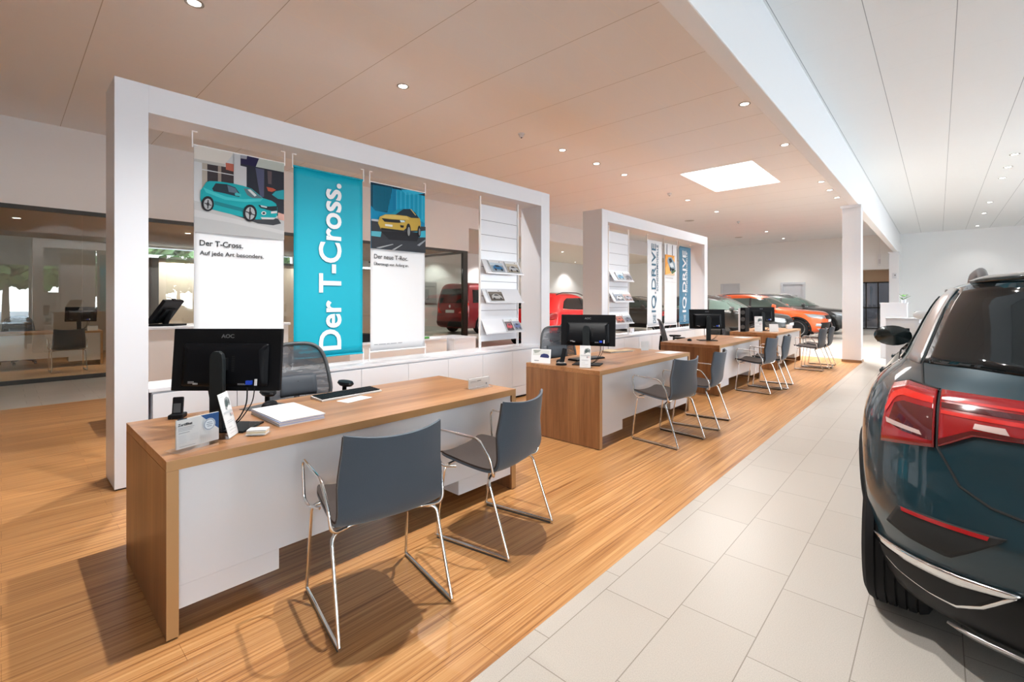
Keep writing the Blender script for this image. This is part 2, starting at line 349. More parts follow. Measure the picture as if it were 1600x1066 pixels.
# far end walls
fw = holes_wall(MB(), 'y', 27.0, 27.2, -17.0, -1.47, 0, CL, [(-8.88, -8.0, 0, 2.23), (-5.92, -4.95, 0, 2.23), (-3.0, -1.62, 0, 2.80)])
struct('wall_far', fw, mat('far_wall_paint', (0.92, 0.92, 0.90), 0.75), 'pale far end wall behind the row of cars')
struct('wall_far_aisle', MB().box(-1.47, 9.2, 29.0, 29.2, 0, CR).box(-1.46, -1.31, 27.0, 29.0, 0, 3.50).box(-1.36, -1.28, 28.95, 29.0, 3.5, CR), white_paint, 'white end wall of the car aisle')
struct('wall_niche', MB().box(-3.2, -1.47, 28.2, 28.3, 2.25, 2.9).box(-3.2, -3.05, 27.2, 28.3, 0, 2.9).box(-3.05, -1.47, 27.2, 28.2, 2.80, 2.9), mat('niche_beige', (0.62, 0.47, 0.33), 0.7))
for i, (x0, x1) in enumerate(((-8.88, -8.0), (-5.92, -4.95))):
    d = MB().box(x0+0.04, x1-0.04, 27.05, 27.10, 0.01, 2.19)
    o = struct('door_1' if i == 0 else 'door_2', d, white_lam, 'plain white door in the far wall')
    O('door_frame', MB().box(x0-0.06, x0+0.04, 26.97, 27.12, 0, 2.29).box(x1-0.04, x1+0.06, 26.97, 27.12, 0, 2.29).box(x0+0.04, x1-0.04, 26.97, 27.12, 2.19, 2.29), white_gloss, o)
    O('handle', MB().tube([(x1-0.14, 27.05, 1.05), (x1-0.14, 27.0, 1.05), (x1-0.26, 27.0, 1.05)], 0.012), alu, o)
dm = MB()
for x in (-3.04, -2.6, -2.14, -1.68): dm.box(x, x+0.05, 28.15, 28.2, 0, 2.25)
for z in (0, 1.0, 2.2): dm.box(-3.04, -1.63, 28.15, 28.2, z, z+0.06)
o = struct('door_3', dm, dark_metal, 'dark framed glass entrance at the end of the hall')
O('pane', MB().box(-3.0, -1.66, 28.165, 28.18, 0.03, 2.2), glassy('dark_pane', (0.35, 0.36, 0.38), 1.0, 1.6), o)
struct('wall_beyond', MB().box(-4.5, -1.3, 30.5, 30.6, 0, 3), mat('dim_corridor', (0.10, 0.09, 0.085), 0.7))
struct('floor_beyond', MB().box(-4.5, -1.3, 29.0, 30.5, -0.1, 0), mat('corridor_floor', (0.3, 0.24, 0.18), 0.5))
# right window wall and back wall (behind the camera): the daylight of the room
rh = [(-6.4, -4.2, 0.25, 4.2), (-4.0, -1.7, 0.25, 4.2), (-1.5, 0.92, 0.25, 4.2), (1.29, 1.92, 1.70, 4.2), (3.12, 3.3, 0.6, 4.2)]
y = 5.2
while y < 21: rh.append((y, y+2.2, 0.5, 4.2)); y += 2.5
struct('wall_right', holes_wall(MB(), 'x', 9.0, 9.2, -7, 29.2, 0, CR, rh), mat('pier_paint', (0.72, 0.68, 0.62), 0.7))
bh = []
struct('wall_back', holes_wall(MB(), 'y', -7.2, -7.0, -17.2, 9.2, 0, CR, bh), mat('rear_wall_paint', (0.60, 0.57, 0.53), 0.75))
k = 0
for ax, hs in (('x', rh), ('y', bh)):
    for u0, u1, z0, z1 in hs:
        k += 1; m = MB(); w = 0.06
        def bx(a, b, p, q, m=m, ax=ax):
            if ax == 'x': m.box(9.05, 9.13, a, b, p, q)
            else: m.box(a, b, -7.13, -7.05, p, q)
        w = min(0.06, (u1-u0)/4)
        bx(u0, u0+w, z0, z1); bx(u1-w, u1, z0, z1); bx(u0+w, u1-w, z0, z0+w); bx(u0+w, u1-w, z1-w, z1)
        o = struct('window_%d' % k, m, alu)
        g = MB()
        if ax == 'x': g.box(9.085, 9.09, u0+w, u1-w, z0+w, z1-w)
        else: g.box(u0+w, u1-w, -7.09, -7.085, z0+w, z1-w)
        O('pane', g, win_m, o)
        if ax == 'x' and u1 < 2.2:
            O('roller_blind', MB().box(8.98, 8.985, u0+0.01, u1-0.01, 3.02, 4.2), mat('blind_cloth', (0.55, 0.58, 0.60), 0.8), o)
        pd = bpy.data.lights.new('daylight_portal', 'AREA'); pd.shape = 'RECTANGLE'; pd.size = u1-u0; pd.size_y = z1-z0
        try: pd.cycles.is_portal = True
        except Exception: pass
        po = bpy.data.objects.new('daylight_portal', pd); C.objects.link(po)
        if ax == 'x': po.location = (9.25, (u0+u1)/2, (z0+z1)/2); po.rotation_euler = (R(90), 0, R(90))
        else: po.location = ((u0+u1)/2, -7.25, (z0+z1)/2); po.rotation_euler = (R(90), 0, R(0)); po.rotation_euler = (R(-90), 0, 0); 
        if ax == 'y': po.rotation_euler = (R(90), 0, 0)
# outside ground
struct('ground', MB().box(9.2, 70, -60, 60, -0.4, -0.15).box(-60, 9.2, -60, -7.2, -0.4, -0.15).box(-60, -17.2, -7.2, 60, -0.4, -0.15), mat('outside_paving', (0.42, 0.42, 0.40), 0.9))
# trees outside (seen as reflections in the office glass)
leaf = add_noise(mat('foliage', (0.06, 0.12, 0.03), 0.8), size=3.0, c1=(0.02, 0.05, 0.012), c2=(0.14, 0.22, 0.06))
bark = mat('bark', (0.12, 0.08, 0.05), 0.9)
def crown(rad, seed):
    rnd = random.Random(seed); m = MB()
    for i in range(520):
        th = rnd.uniform(0, 6.283); ph = math.acos(rnd.uniform(-0.6, 1)); r = rad*rnd.uniform(0.55, 1.0)
        p = Vector((r*math.sin(ph)*math.cos(th), r*math.sin(ph)*math.sin(th), r*0.8*math.cos(ph)))
        a = Vector((rnd.uniform(-1, 1), rnd.uniform(-1, 1), rnd.uniform(-1, 1))).normalized()*rnd.uniform(0.2, 0.42)
        b = a.cross(Vector((rnd.uniform(-1, 1), rnd.uniform(-1, 1), rnd.uniform(-1, 1)))).normalized()*0.25
        m.add([p-a-b, p+a-b, p+a+b, p-a+b], [(0, 1, 2, 3)])
    return m
words = ['tallest leafy tree', 'round leafy tree', 'broad leafy tree', 'smaller leafy tree', 'dense leafy tree', 'leafy tree furthest along']
for i, (x, y, h, r) in enumerate(((30, -7, 6.2, 3.6), (26, 0.2, 5.0, 2.6), (33, 2.5, 6.0, 3.4), (28, 6.5, 4.0, 2.4), (36, -13, 6.4, 3.8), (34, 12, 5.0, 3.0))):
    tr = thing('tree', words[i] + ' outside, mirrored in the office glass', 'tree', (x, y, -0.15), 0, 'trees outside')
    O('trunk', MB().tube([(0, 0, 0), (0.1, 0, h*0.4), (0, 0.1, h*0.8)], [0.22, 0.16, 0.08]), bark, tr)
    O('crown', crown(r, i), leaf, tr, loc=(0, 0, h*0.72))

for i, (x, y, h, r) in enumerate(((-24, 3.5, 5.0, 3.0), (-26, 10, 5.5, 3.2))):
    tr = thing('tree', ('leafy tree outside the high office window, left one', 'leafy tree outside the high office window, right one')[i], 'tree', (x, y, -0.15), 0, 'trees outside')
    O('trunk', MB().tube([(0, 0, 0), (0.1, 0, h*0.4), (0, 0.1, h*0.8)], [0.22, 0.16, 0.08]), bark, tr); O('crown', crown(r, 20+i), leaf, tr, loc=(0, 0, h*0.72))
# ---- ceiling downlights
def make_downlight(x, y, z, label, group, power, warm):
    t = thing('ceiling_downlight', label, 'ceiling light', (x, y, z), 0, group)
    O('trim_ring', MB().lathe([(0.060, 0.004), (0.082, 0.004), (0.084, -0.006), (0.072, -0.010), (0.058, -0.004), (0.060, 0.004)], n=24), mat('lamp_trim', (0.35, 0.33, 0.31), 0.35, 0.5), t, smooth=40)
    O('bulb', MB().lathe([(0.001, -0.001), (0.056, -0.001), (0.056, -0.004), (0.001, -0.006)], n=20), mat('lamp_glow', (1, 1, 1), 0.5, emit=(1, 0.93, 0.82), es=14), t)
    if power > 0:
        ld = bpy.data.lights.new('downlight_beam', 'SPOT'); ld.energy = power; ld.spot_size = R(112); ld.spot_blend = 0.6; ld.shadow_soft_size = 0.03
        ld.color = (1.0, 0.975, 0.945) if warm else (1.0, 0.97, 0.93)
        lo = bpy.data.objects.new('downlight_beam', ld); C.objects.link(lo); lo.parent = t; lo.location = (0, 0, -0.06)
    return t
seqA = [1.304, 3.77, 7.5, 8.75, 9.97, 13.76, 16.21, 22.36, 25.4]
seqB = [1.304, 2.554, 7.604, 10.116, 13.89, 15.09, 16.34]
dist = lambda i, n: ('nearest the camera', 'second from the camera', 'third from the camera', 'fourth from the camera', 'fifth from the camera', 'sixth from the camera', 'seventh from the camera', 'eighth from the camera', 'furthest from the camera')[i] 
for i, y in enumerate(seqA): make_downlight(-5.5, y, CL, 'round downlight in the beige ceiling, inner row, %s' % dist(i, 9), 'downlights of the inner row', SPOT_W*(0.3 if y > 25 else (0.95 if y < 5 else (3.2 if y > 12 else 1.0))), True)
for i, y in enumerate(seqB): make_downlight(-2.17, y, CL, 'round downlight in the beige ceiling beside the beam, %s' % dist(i, 8), 'downlights beside the beam', SPOT_W*(1.1 if i < 2 else (1.6 if i > 3 else 0.8)), True)
seqC = [14.79, 16.1, 17.42, 21.45, 24.02, 27.9]
for i, y in enumerate(seqC): make_downlight(1.22, y, CR, 'small downlight in the white aisle ceiling, %s' % dist(i, 6), 'downlights of the white ceiling', 200 if y < 27 else 30, False)
for i, (x, y, w) in enumerate(((-5.5, 6.27, 'white round detector on the beige ceiling above the first white frame'), (-5.52, 12.53, 'white round detector on the beige ceiling left of the skylight'), (-5.57, 18.76, 'white round detector far along the beige ceiling'))):
    t = thing('smoke_detector', w, 'smoke detector', (x, y, CL), 0, 'ceiling detectors')
    O('base', MB().lathe([(0.001, 0.0), (0.06, 0), (0.06, -0.02), (0.001, -0.02)]), white_gloss, t)
    O('head', MB().lathe([(0.001, -0.02), (0.042, -0.02), (0.045, -0.045), (0.03, -0.065), (0.001, -0.07)]), white_gloss, t, smooth=40)
    O('sensor_eye', MB().lathe([(0.001, -0.07), (0.013, -0.069), (0.012, -0.08), (0.001, -0.082)]), black_pl, t)
for i, (x, y, w) in enumerate(((-6.88, 17.37, 'round white speaker grille in the beige ceiling, nearer one'), (-6.98, 23.53, 'round white speaker grille in the beige ceiling, further one'))):
    tag(O('ceiling_speaker', MB().lathe([(0.001, -0.008), (0.15, -0.008), (0.17, -0.004), (0.17, 0.0), (0.001, 0.0)]), mat('speaker_grille', (0.5, 0.48, 0.45), 0.7), loc=(x, y, CL)), w, 'ceiling speaker', 'ceiling speakers')
# recess wall-washers behind the cars, plus unseen fill lamps added to brighten the recess
for i, (x, y) in enumerate(((-16.2, 16.0), (-13.2, 18.0), (-16.2, 23.4), (-16.2, 11.2), (-16.2, 13.4), (-13.2, 22.0), (-13.2, 14.5))):
    make_downlight(x, y, 3.69, ['downlight washing the recess wall, nearest', 'fill downlight added in the recess ceiling, middle', 'downlight washing the recess wall, furthest', 'downlight over the dark red van, nearer', 'downlight over the dark red van, further', 'fill downlight added in the recess ceiling, further', 'fill downlight added in the recess ceiling, nearer'][i], 'wall washing downlights', 150 if x < -15 else 420, True)
for i, (x, y) in enumerate(((-13.2, 0.2), (-13.2, 3.0), (-13.2, 6.0), (-15.2, 4.5))):
    make_downlight(x, y, 2.98, ['downlight in the brown office ceiling, leftmost', 'downlight in the brown office ceiling, second from left', 'downlight in the brown office ceiling, rightmost', 'downlight in the brown office ceiling, deepest in'][i], 'office downlights', 200 if i == 1 else 90, True)
# ================================================================= DISPLAY FRAMES AND CABINETS
XF = -4.383                      # front face of frames and cabinets
PL = -4.58                       # plane in which banners hang
def txt_fit(s, u0, u1, z0, z1, x, mbx=None, mi=0, weight=0.012, vertical=False, back=False, capref='H'):
    """lettering filling the box u0..u1 (along Y) x z0..z1 (cap height) on a face looking to +X (or -X)"""
    t = MB(); text_mb(s, 1.0, weight, t, lambda a, b, c: (a, b, c))
    r = MB(); text_mb(capref, 1.0, weight, r, lambda a, b, c: (a, b, c))
    x0 = min(v[0] for v in t.v); x1 = max(v[0] for v in t.v); h = max(v[1] for v in r.v)
    W = (z1-z0) if vertical else (u1-u0); H = (u1-u0) if vertical else (z1-z0)
    out = []
    for a, b, c in t.v:
        p = (a-x0)/(x1-x0)*W; q = b/h*H
        if vertical: out.append((x+c, u1-q, z0+p))
        else: out.append((x+c, u0+p, z0+q))
    if back: out = [(2*x-px, (u0+u1)-py, pz) if not vertical else (2*x-px, (u0+u1)-py, pz) for px, py, pz in out]
    mbx = mbx or MB(); mbx.add(out, t.f, mi); return mbx
def art(name, parent, polys, conv, x0, label=None):
    """flat printed picture: layered polygons on a sheet looking to +X"""
    ms = []; mb = MB(); idx = {}
    for i, (col, pts) in enumerate(polys):
        if col not in idx: idx[col] = len(ms); ms.append(mat('print_%02x%02x%02x' % tuple(int(max(0, min(1, c))*255) for c in col), tuple(c*0.8 for c in col), 0.6, spec=0.15))
        x = x0+0.0004*i; q = [conv(*p) for p in pts]
        mb.add([(x, u, z) for u, z in q], [tuple(range(len(q)))], idx[col])
    return O(name, mb, ms, parent, label=label, fixn=False)
def ell(cx_, cy_, rx, ry, n=18): return [(cx_+rx*math.cos(2*math.pi*i/n), cy_+ry*math.sin(2*math.pi*i/n)) for i in range(n)]

def make_frame(y0, label):
    t = thing('room_divider', label, 'room divider', (XF-0.2, y0, 0), 0, 'white display frames')
    W = 5.099
    O('post', MB().box(-0.2, 0.2, 0, 0.197, 0.012, 3.0), white_lam, t, bevel=0.002)
    O('post', MB().box(-0.2, 0.2, W-0.203, W, 0.012, 3.0), white_lam, t, bevel=0.002)
    O('lintel', MB().box(-0.2, 0.2, 0.197, W-0.203, 2.792, 3.0), white_lam, t, bevel=0.002)
    O('plinth', MB().box(-0.19, 0.19, 0.01, 0.187, 0, 0.012).box(-0.19, 0.19, W-0.193, W-0.01, 0, 0.012), seam_m, t)
    return t
make_frame(0.549, 'huge white display frame with the turquoise banner, nearest the camera')
make_frame(7.151, 'huge white display frame with the dark blue banner, further down the hall')
def ordn(i): return ('first', 'second', 'third', 'fourth', 'fifth', 'sixth', 'seventh', 'eighth')[i]
cab0 = None
for fi, (yb, where) in enumerate(((0.77, 'nearest white frame'), (7.372, 'far white frame'))):
    for k in range(8):
        y = yb+0.577*k; lab = 'low white cabinet under the %s, %s from its left post' % (where, ordn(k)); grp = 'low white cabinets'
        if cab0 is None:
            cab0 = thing('low_cabinet', lab, 'cabinet', (XF-0.2, y, 0), 0, grp)
            O('body', MB().box(-0.2, 0.178, 0.001, 0.576, 0.03, 0.68), white_lam, cab0)
            O('door', MB().box(0.18, 0.2, 0.002, 0.575, 0.168, 0.668), white_gloss, cab0, bevel=0.0015)
            O('drawer', MB().box(0.18, 0.2, 0.002, 0.575, 0.032, 0.164), white_gloss, cab0, bevel=0.0015)
            O('plinth', MB().box(-0.18, 0.15, 0.001, 0.576, 0, 0.03), seam_m, cab0)
        else: dup(cab0, (XF-0.2, y, 0), 0, lab)
    tag(O('cabinet_worktop', MB().box(XF-0.4, XF+0.004, yb-0.023, yb+4.675, 0.684, 0.712), white_gloss, bevel=0.002),
        'long white worktop over the low cabinets of the %s' % where, 'worktop')
    tag(O('cabinet_end_panel', MB().box(XF-0.4, XF-0.02, yb+4.618, yb+4.674, 0, 0.684), white_lam), 'white filler panel beside the right post of the %s' % where, 'panel')

# ---- hanging banners
cloth_w = mat('banner_cloth', (0.68, 0.70, 0.725), 0.6, spec=0.2)
teal_c = mat('turquoise_cloth', (0.0, 0.34, 0.46), 0.5, spec=0.3); blue_c = mat('petrol_blue_cloth', (0.045, 0.17, 0.28), 0.45)
clip_m = mat('white_bracket', (0.82, 0.82, 0.82), 0.4)
def bracket(mb, u, s, top=True):
    """flat hook between rod and lintel / worktop"""
    if top: pts = [(0.02, u, 2.79), (0.0, u, 2.79), (0.0, u, 2.655)]
    else: pts = [(0, u, 0.86), (0, u, 0.713), (0.02, u, 0.713)]
    mb.box(-0.006, 0.006, u-0.004, u+0.004, *( (2.655, 2.7915) if top else (0.7125, 0.86)))
    if top: mb.box(-0.01, 0.01, min(u, u+s*0.035), max(u, u+s*0.035), 2.782, 2.7915)
    else: mb.box(-0.02, 0.02, u-0.012, u+0.012, 0.7125, 0.718)
    return mb
def make_banner(y0, w, m, label, ztop=2.68, zbot=0.815, brackets=True):
    t = thing('hanging_banner', label, 'banner', (PL, y0, 0.0), 0, None)
    def fn(a, b):
        return (0.004*math.sin(a*7+1)*math.sin(b*3), a*w, zbot+b*(ztop-zbot))
    O('cloth', MB().grid(fn, 16, 20), m, t, solid=0.0015, smooth=True)
    O('top_rod', MB().cyl((0, -0.005, ztop-0.005), (0, w+0.005, ztop-0.005), 0.009, n=10), m if m is not cloth_w else clip_m, t, smooth=40)
    O('bottom_rod', MB().cyl((0, -0.005, zbot), (0, w+0.005, zbot), 0.009, n=10), m if m is not cloth_w else clip_m, t, smooth=40)
    if brackets:
        for u, s in ((-0.010, 1), (w+0.010, -1)): O('hanger', bracket(MB(), u, s), clip_m, t)
        for u, s in ((-0.010, 1), (w+0.010, -1)): O('foot', bracket(MB(), u, s, False), clip_m, t)
    return t
FX = 0.008
# banner 1: teal compact SUV in a street
b1 = make_banner(1.081, 0.722, cloth_w, 'white banner with a turquoise car photo, reading Der T-Cross')
def cv1(x, y):
    u = (x-33)/657; tp = 175+125*u; bt = 800+55*u; v = (y-tp)/(bt-tp); u = min(1, max(0, u)); return (u*0.722, 2.672-v*0.722)
tealb = (0.01, 0.36, 0.40)
art('photo_print', b1, [
 ((0.58, 0.60, 0.62), [(33, 175), (690, 300), (690, 855), (33, 800)]),
 ((0.42, 0.38, 0.33), [(85, 300), (125, 305), (125, 540), (85, 530)]),
 ((0.045, 0.035, 0.04), [(120, 308), (302, 335), (302, 520), (120, 500)]),
 ((0.30, 0.25, 0.22), [(192, 320), (215, 323), (215, 450), (192, 450)]),
 ((0.45, 0.13, 0.09), [(245, 295), (303, 305), (303, 360), (247, 345)]),
 ((0.62, 0.63, 0.65), [(85, 345), (302, 382), (302, 388), (85, 352)]),
 ((0.70, 0.67, 0.62), [(33, 190), (60, 178), (305, 225), (240, 305), (33, 272)]),
 ((0.50, 0.49, 0.47), [(33, 272), (240, 305), (236, 325), (33, 292)]),
 ((0.025, 0.028, 0.04), [(350, 237), (690, 300), (690, 690), (395, 620), (395, 325), (350, 315)]),
 ((0.30, 0.31, 0.36), [(352, 237), (400, 243), (396, 268), (352, 262)]),
 ((0.02, 0.015, 0.06), [(400, 243), (490, 262), (465, 322), (352, 300), (352, 264), (396, 270)]),
 ((0.50, 0.54, 0.50), [(490, 262), (690, 298), (690, 362), (465, 322)]),
 ((0.08, 0.09, 0.16), [(462, 330), (530, 342), (528, 540), (500, 545), (480, 440)]),
 ((0.11, 0.08, 0.09), [(555, 350), (590, 356), (588, 450), (560, 445)]),
 ((0.56, 0.57, 0.60), [(303, 228), (350, 236), (350, 318), (395, 326), (395, 640), (303, 620)]),
 ((0.45, 0.09, 0.05), [(548, 468), (600, 478), (625, 492), (590, 505), (560, 498)]),
 ((0.02, 0.30, 0.36), [(590, 525), (620, 500), (690, 490), (690, 560), (640, 556)]),
 ((0.62, 0.36, 0.31), [(640, 655), (690, 668), (690, 720), (640, 700)]),
 ((0.46, 0.47, 0.48), [(33, 575), (300, 640), (690, 715), (690, 855), (33, 800)]),
 ((0.54, 0.55, 0.56), [(33, 640), (300, 700), (690, 790), (690, 815), (300, 735), (33, 690)]),
 ((0.05, 0.055, 0.065), [(90, 625), (240, 655), (380, 700), (480, 735), (600, 748), (665, 735), (640, 700), (150, 600)]),
 (tealb, [(72, 560), (74, 500), (90, 478), (112, 440), (135, 432), (200, 434), (300, 447), (370, 462), (430, 482), (520, 550), (590, 570), (622, 590), (634, 620), (634, 668), (620, 692), (560, 702), (470, 706), (370, 690), (160, 640), (80, 590)]),
 ((0.05, 0.50, 0.54), [(90, 478), (160, 510), (250, 545), (370, 560), (470, 555), (520, 552), (500, 575), (380, 580), (240, 565), (110, 515)]),
 ((0.01, 0.21, 0.25), [(165, 575), (370, 625), (368, 652), (168, 602)]),
 ((0.02, 0.035, 0.05), [(150, 487), (175, 447), (250, 453), (312, 475), (352, 530), (340, 545), (240, 520), (160, 505)]),
 ((0.10, 0.16, 0.22), [(255, 460), (312, 480), (335, 520), (265, 508)]),
 ((0.10, 0.17, 0.20), [(372, 482), (425, 484), (515, 552), (440, 550), (400, 530)]),
 ((0.60, 0.66, 0.68), [(400, 490), (422, 488), (470, 530), (455, 540)]),
 ((0.05, 0.44, 0.47), [(306, 520), (322, 512), (352, 524), (352, 540), (312, 534)]),
 ((0.02, 0.028, 0.035), [(482, 600), (560, 612), (630, 608), (632, 640), (590, 645), (500, 622)]),
 ((0.50, 0.60, 0.62), [(498, 602), (550, 612), (548, 622), (505, 614)]),
 ((0.65, 0.68, 0.70), [(580, 648), (630, 645), (630, 660), (582, 663)]),
 ((0.70, 0.74, 0.76), ell(524, 660, 19, 13)), ((0.02, 0.03, 0.04), ell(524, 660, 12, 8)),
 ((0.60, 0.62, 0.63), [(500, 690), (625, 693), (600, 706), (510, 704)]),
 ((0.015, 0.015, 0.02), ell(120, 597, 42, 55)), ((0.38, 0.40, 0.42), ell(121, 600, 28, 40)), ((0.03, 0.03, 0.03), ell(121, 600, 10, 14)),
 ((0.03, 0.03, 0.035), [(118, 570), (126, 570), (124, 632), (116, 632)]), ((0.03, 0.03, 0.035), [(98, 590), (144, 606), (144, 612), (98, 597)]),
 ((0.015, 0.015, 0.02), ell(418, 660, 52, 62)), ((0.42, 0.44, 0.46), ell(419, 662, 36, 46)), ((0.03, 0.03, 0.03), ell(419, 662, 12, 15)),
 ((0.03, 0.03, 0.035), [(414, 620), (424, 620), (420, 706), (410, 706)]), ((0.03, 0.03, 0.035), [(386, 645), (454, 672), (454, 680), (386, 653)]),
], cv1, FX)
O('lettering', txt_fit('Der T-Cross.', 0.040, 0.372, 1.842, 1.888, FX, weight=0.018), ink, b1, label='black lettering Der T-Cross.')
O('lettering', txt_fit('Auf jede Art besonders.', 0.040, 0.545, 1.763, 1.798, FX, weight=0.014), ink, b1, label='black lettering Auf jede Art besonders.')
# banner 2: turquoise
b2 = make_banner(1.896, 0.728, teal_c, 'turquoise banner with tall upright white lettering Der T-Cross')
lt = txt_fit('Der T-Cross.', 0.247, 0.475, 0.872, 2.585, FX, weight=0.020, vertical=True)
O('lettering', lt, mat('white_print', (0.72, 0.74, 0.77), 0.5), b2)
lt = txt_fit('Der T-Cross.', 0.247, 0.475, 0.872, 2.585, -0.008, weight=0.020, vertical=True, back=True)
O('lettering', lt, MATS['white_print'], b2)
# banner 3: yellow car at night
b3 = make_banner(2.718, 0.728, cloth_w, 'white banner with a yellow car on blue, reading Der neue T-Roc')
def cv3(x, y):
    u = (x-55)/613; tp = 100+130*u; bt = 840+45*u; v = (y-tp)/(bt-tp); u = min(1, max(0, u)); return (u*0.728, 2.672-v*0.722)
P3 = [((0.005, 0.26, 0.48), [(55, 100), (668, 230), (668, 885), (55, 840)]),
 ((0.01, 0.42, 0.66), [(330, 180), (668, 260), (668, 560), (500, 470), (330, 420)]),
 ((0.008, 0.07, 0.12), [(55, 100), (290, 150), (230, 440), (100, 420), (55, 360)]),
 ((0.004, 0.03, 0.06), [(55, 100), (668, 230), (668, 262), (380, 190), (55, 130)]),
 ((0.03, 0.50, 0.75), [(385, 185), (470, 190), (660, 235), (560, 240), (440, 245)])]
for i in range(16):
    x = 80+i*13; P3.append(((0.01, 0.33, 0.55), [(x, 130+i*2), (x+4, 131+i*2), (x+3, 430), (x-1, 425)]))
for i in range(14):
    x = 300+i*25; P3.append(((0.12, 0.60, 0.82) if i % 2 else (0.004, 0.20, 0.40), [(x, 190+i*5), (x+4, 191+i*5), (x+4, 440+i*6), (x, 436+i*6)]))
P3 += [((0.04, 0.045, 0.055), [(55, 520), (300, 560), (668, 600), (668, 885), (55, 840)]),
 ((0.45, 0.50, 0.55), [(55, 515), (130, 520), (130, 545), (55, 535)]), ((0.10, 0.42, 0.52), [(55, 650), (160, 655), (150, 715), (55, 705)]),
 ((0.05, 0.45, 0.62), [(215, 660), (350, 672), (345, 695), (215, 685)]), ((0.05, 0.45, 0.62), [(480, 660), (668, 640), (668, 715), (480, 715)]),
 ((0.02, 0.02, 0.025), [(150, 650), (600, 660), (560, 760), (240, 740)]),
 ((0.35, 0.38, 0.40), [(100, 835), (280, 790), (290, 796), (140, 842)]), ((0.40, 0.42, 0.44), [(270, 855), (380, 795), (390, 798), (300, 858)]),
 ((0.30, 0.33, 0.36), [(560, 800), (668, 735), (668, 750), (590, 810)]),
 ((0.55, 0.38, 0.07), [(122, 560), (140, 490), (200, 462), (300, 463), (450, 480), (540, 455), (595, 510), (606, 560), (600, 640), (480, 640), (430, 615), (390, 650), (150, 625)]),
 ((0.68, 0.50, 0.14), [(150, 500), (200, 465), (440, 482), (470, 520), (300, 512)]),
 ((0.01, 0.30, 0.45), [(245, 462), (330, 405), (400, 398), (310, 464)]),
 ((0.015, 0.03, 0.045), [(310, 465), (400, 402), (480, 402), (535, 440), (585, 505), (490, 500), (440, 480)]),
 ((0.60, 0.45, 0.16), [(480, 404), (490, 404), (548, 470), (540, 474)]),
 ((0.02, 0.02, 0.022), [(158, 505), (240, 515), (420, 528), (420, 540), (350, 556), (190, 545)]),
 ((0.60, 0.75, 0.80), [(358, 525), (412, 530), (416, 548), (368, 548)]), ((0.70, 0.72, 0.72), [(195, 570), (276, 578), (276, 600), (196, 592)]),
 ((0.02, 0.02, 0.022), [(360, 580), (405, 585), (400, 610), (366, 606)]), ((0.02, 0.02, 0.022), [(150, 612), (400, 640), (390, 655), (160, 640)]),
 ((0.015, 0.015, 0.018), ell(456, 640, 28, 78)), ((0.28, 0.30, 0.31), ell(460, 650, 15, 50)),
 ((0.015, 0.015, 0.018), ell(584, 650, 20, 65)), ((0.22, 0.24, 0.25), ell(588, 655, 10, 40))]
art('photo_print', b3, P3, cv3, FX)
O('lettering', txt_fit('Der neue T-Roc.', 0.042, 0.486, 1.842, 1.890, FX, weight=0.010), ink, b3, label='black lettering Der neue T-Roc.')
O('lettering', txt_fit('Überzeugt von Anfang an.', 0.042, 0.495, 1.768, 1.800, FX, weight=0.010), ink, b3, label='black lettering Überzeugt von Anfang an.')
lt = MB()
for k, (a, b) in enumerate(((0.042, 0.09), (0.10, 0.19), (0.20, 0.24), (0.25, 0.33), (0.35, 0.405))): lt.box(FX, FX+0.0005, a, b, 0.889, 0.896)
O('small_print', lt, greyink, b3)
# banners of the far frame
b4 = make_banner(9.281, 0.715, cloth_w, 'white banner with upright dark blue lettering IQ.DRIVE')
petrol = mat('petrol_print', (0.03, 0.12, 0.20), 0.5)
O('lettering', txt_fit('IQ.DRIVE', 0.20, 0.40, 1.12, 2.62, FX, weight=0.004, vertical=True), petrol, b4)
O('lettering', txt_fit('DIE', 0.27, 0.40, 0.885, 1.07, FX, weight=0.004, vertical=True), petrol, b4)
O('lettering', txt_fit('SONDERMODELLE', 0.44, 0.52, 1.58, 2.60, FX, weight=0.008, vertical=True), petrol, b4)
b5 = make_banner(10.125, 0.67, cloth_w, 'white banner with a small orange car picture, between two lettered banners')
pp = O('picture_board', MB().box(0.010, 0.022, 0.02, 0.50, 1.96, 2.42), mat('orange_print', (0.80, 0.38, 0.09), 0.5), b5)
art('photo_print', b5, [((0.78, 0.62, 0.44), [(0.02, 1.96), (0.50, 1.96), (0.50, 2.1), (0.25, 2.0)]),
 ((0.80, 0.36, 0.08), [(0.02, 2.42), (0.50, 2.42), (0.42, 2.36), (0.10, 2.20), (0.02, 2.1)]),
 ((0.30, 0.40, 0.47), [(0.10, 2.28), (0.16, 2.37), (0.33, 2.38), (0.52, 2.24), (0.56, 2.12), (0.40, 2.02), (0.28, 2.05)]),
 ((0.03, 0.05, 0.07), [(0.18, 2.33), (0.30, 2.35), (0.38, 2.28), (0.24, 2.24)]), ((0.72, 0.78, 0.82), [(0.22, 2.22), (0.38, 2.25), (0.46, 2.16), (0.30, 2.14)]),
 ((0.03, 0.04, 0.05), [(0.30, 2.12), (0.50, 2.12), (0.44, 2.05), (0.33, 2.06)]), ((0.02, 0.02, 0.02), ell(0.27, 2.10, 0.035, 0.05)), ((0.12, 0.2, 0.1), [(0.3, 2.04), (0.55, 2.10), (0.56, 2.06), (0.36, 1.99)])],
 lambda a, b: (a, b), 0.0235)
O('wire', MB().box(0.012, 0.018, 0.10, 0.112, 2.42, 2.66), seam_m, b5); O('wire', MB().box(0.012, 0.018, 0.40, 0.412, 2.42, 2.66), seam_m, b5)
O('small_print', MB().box(FX, FX+0.0006, 0.05, 0.45, 1.885, 1.897).box(FX, FX+0.0006, 0.05, 0.6, 1.80, 1.803), greyink, b5)
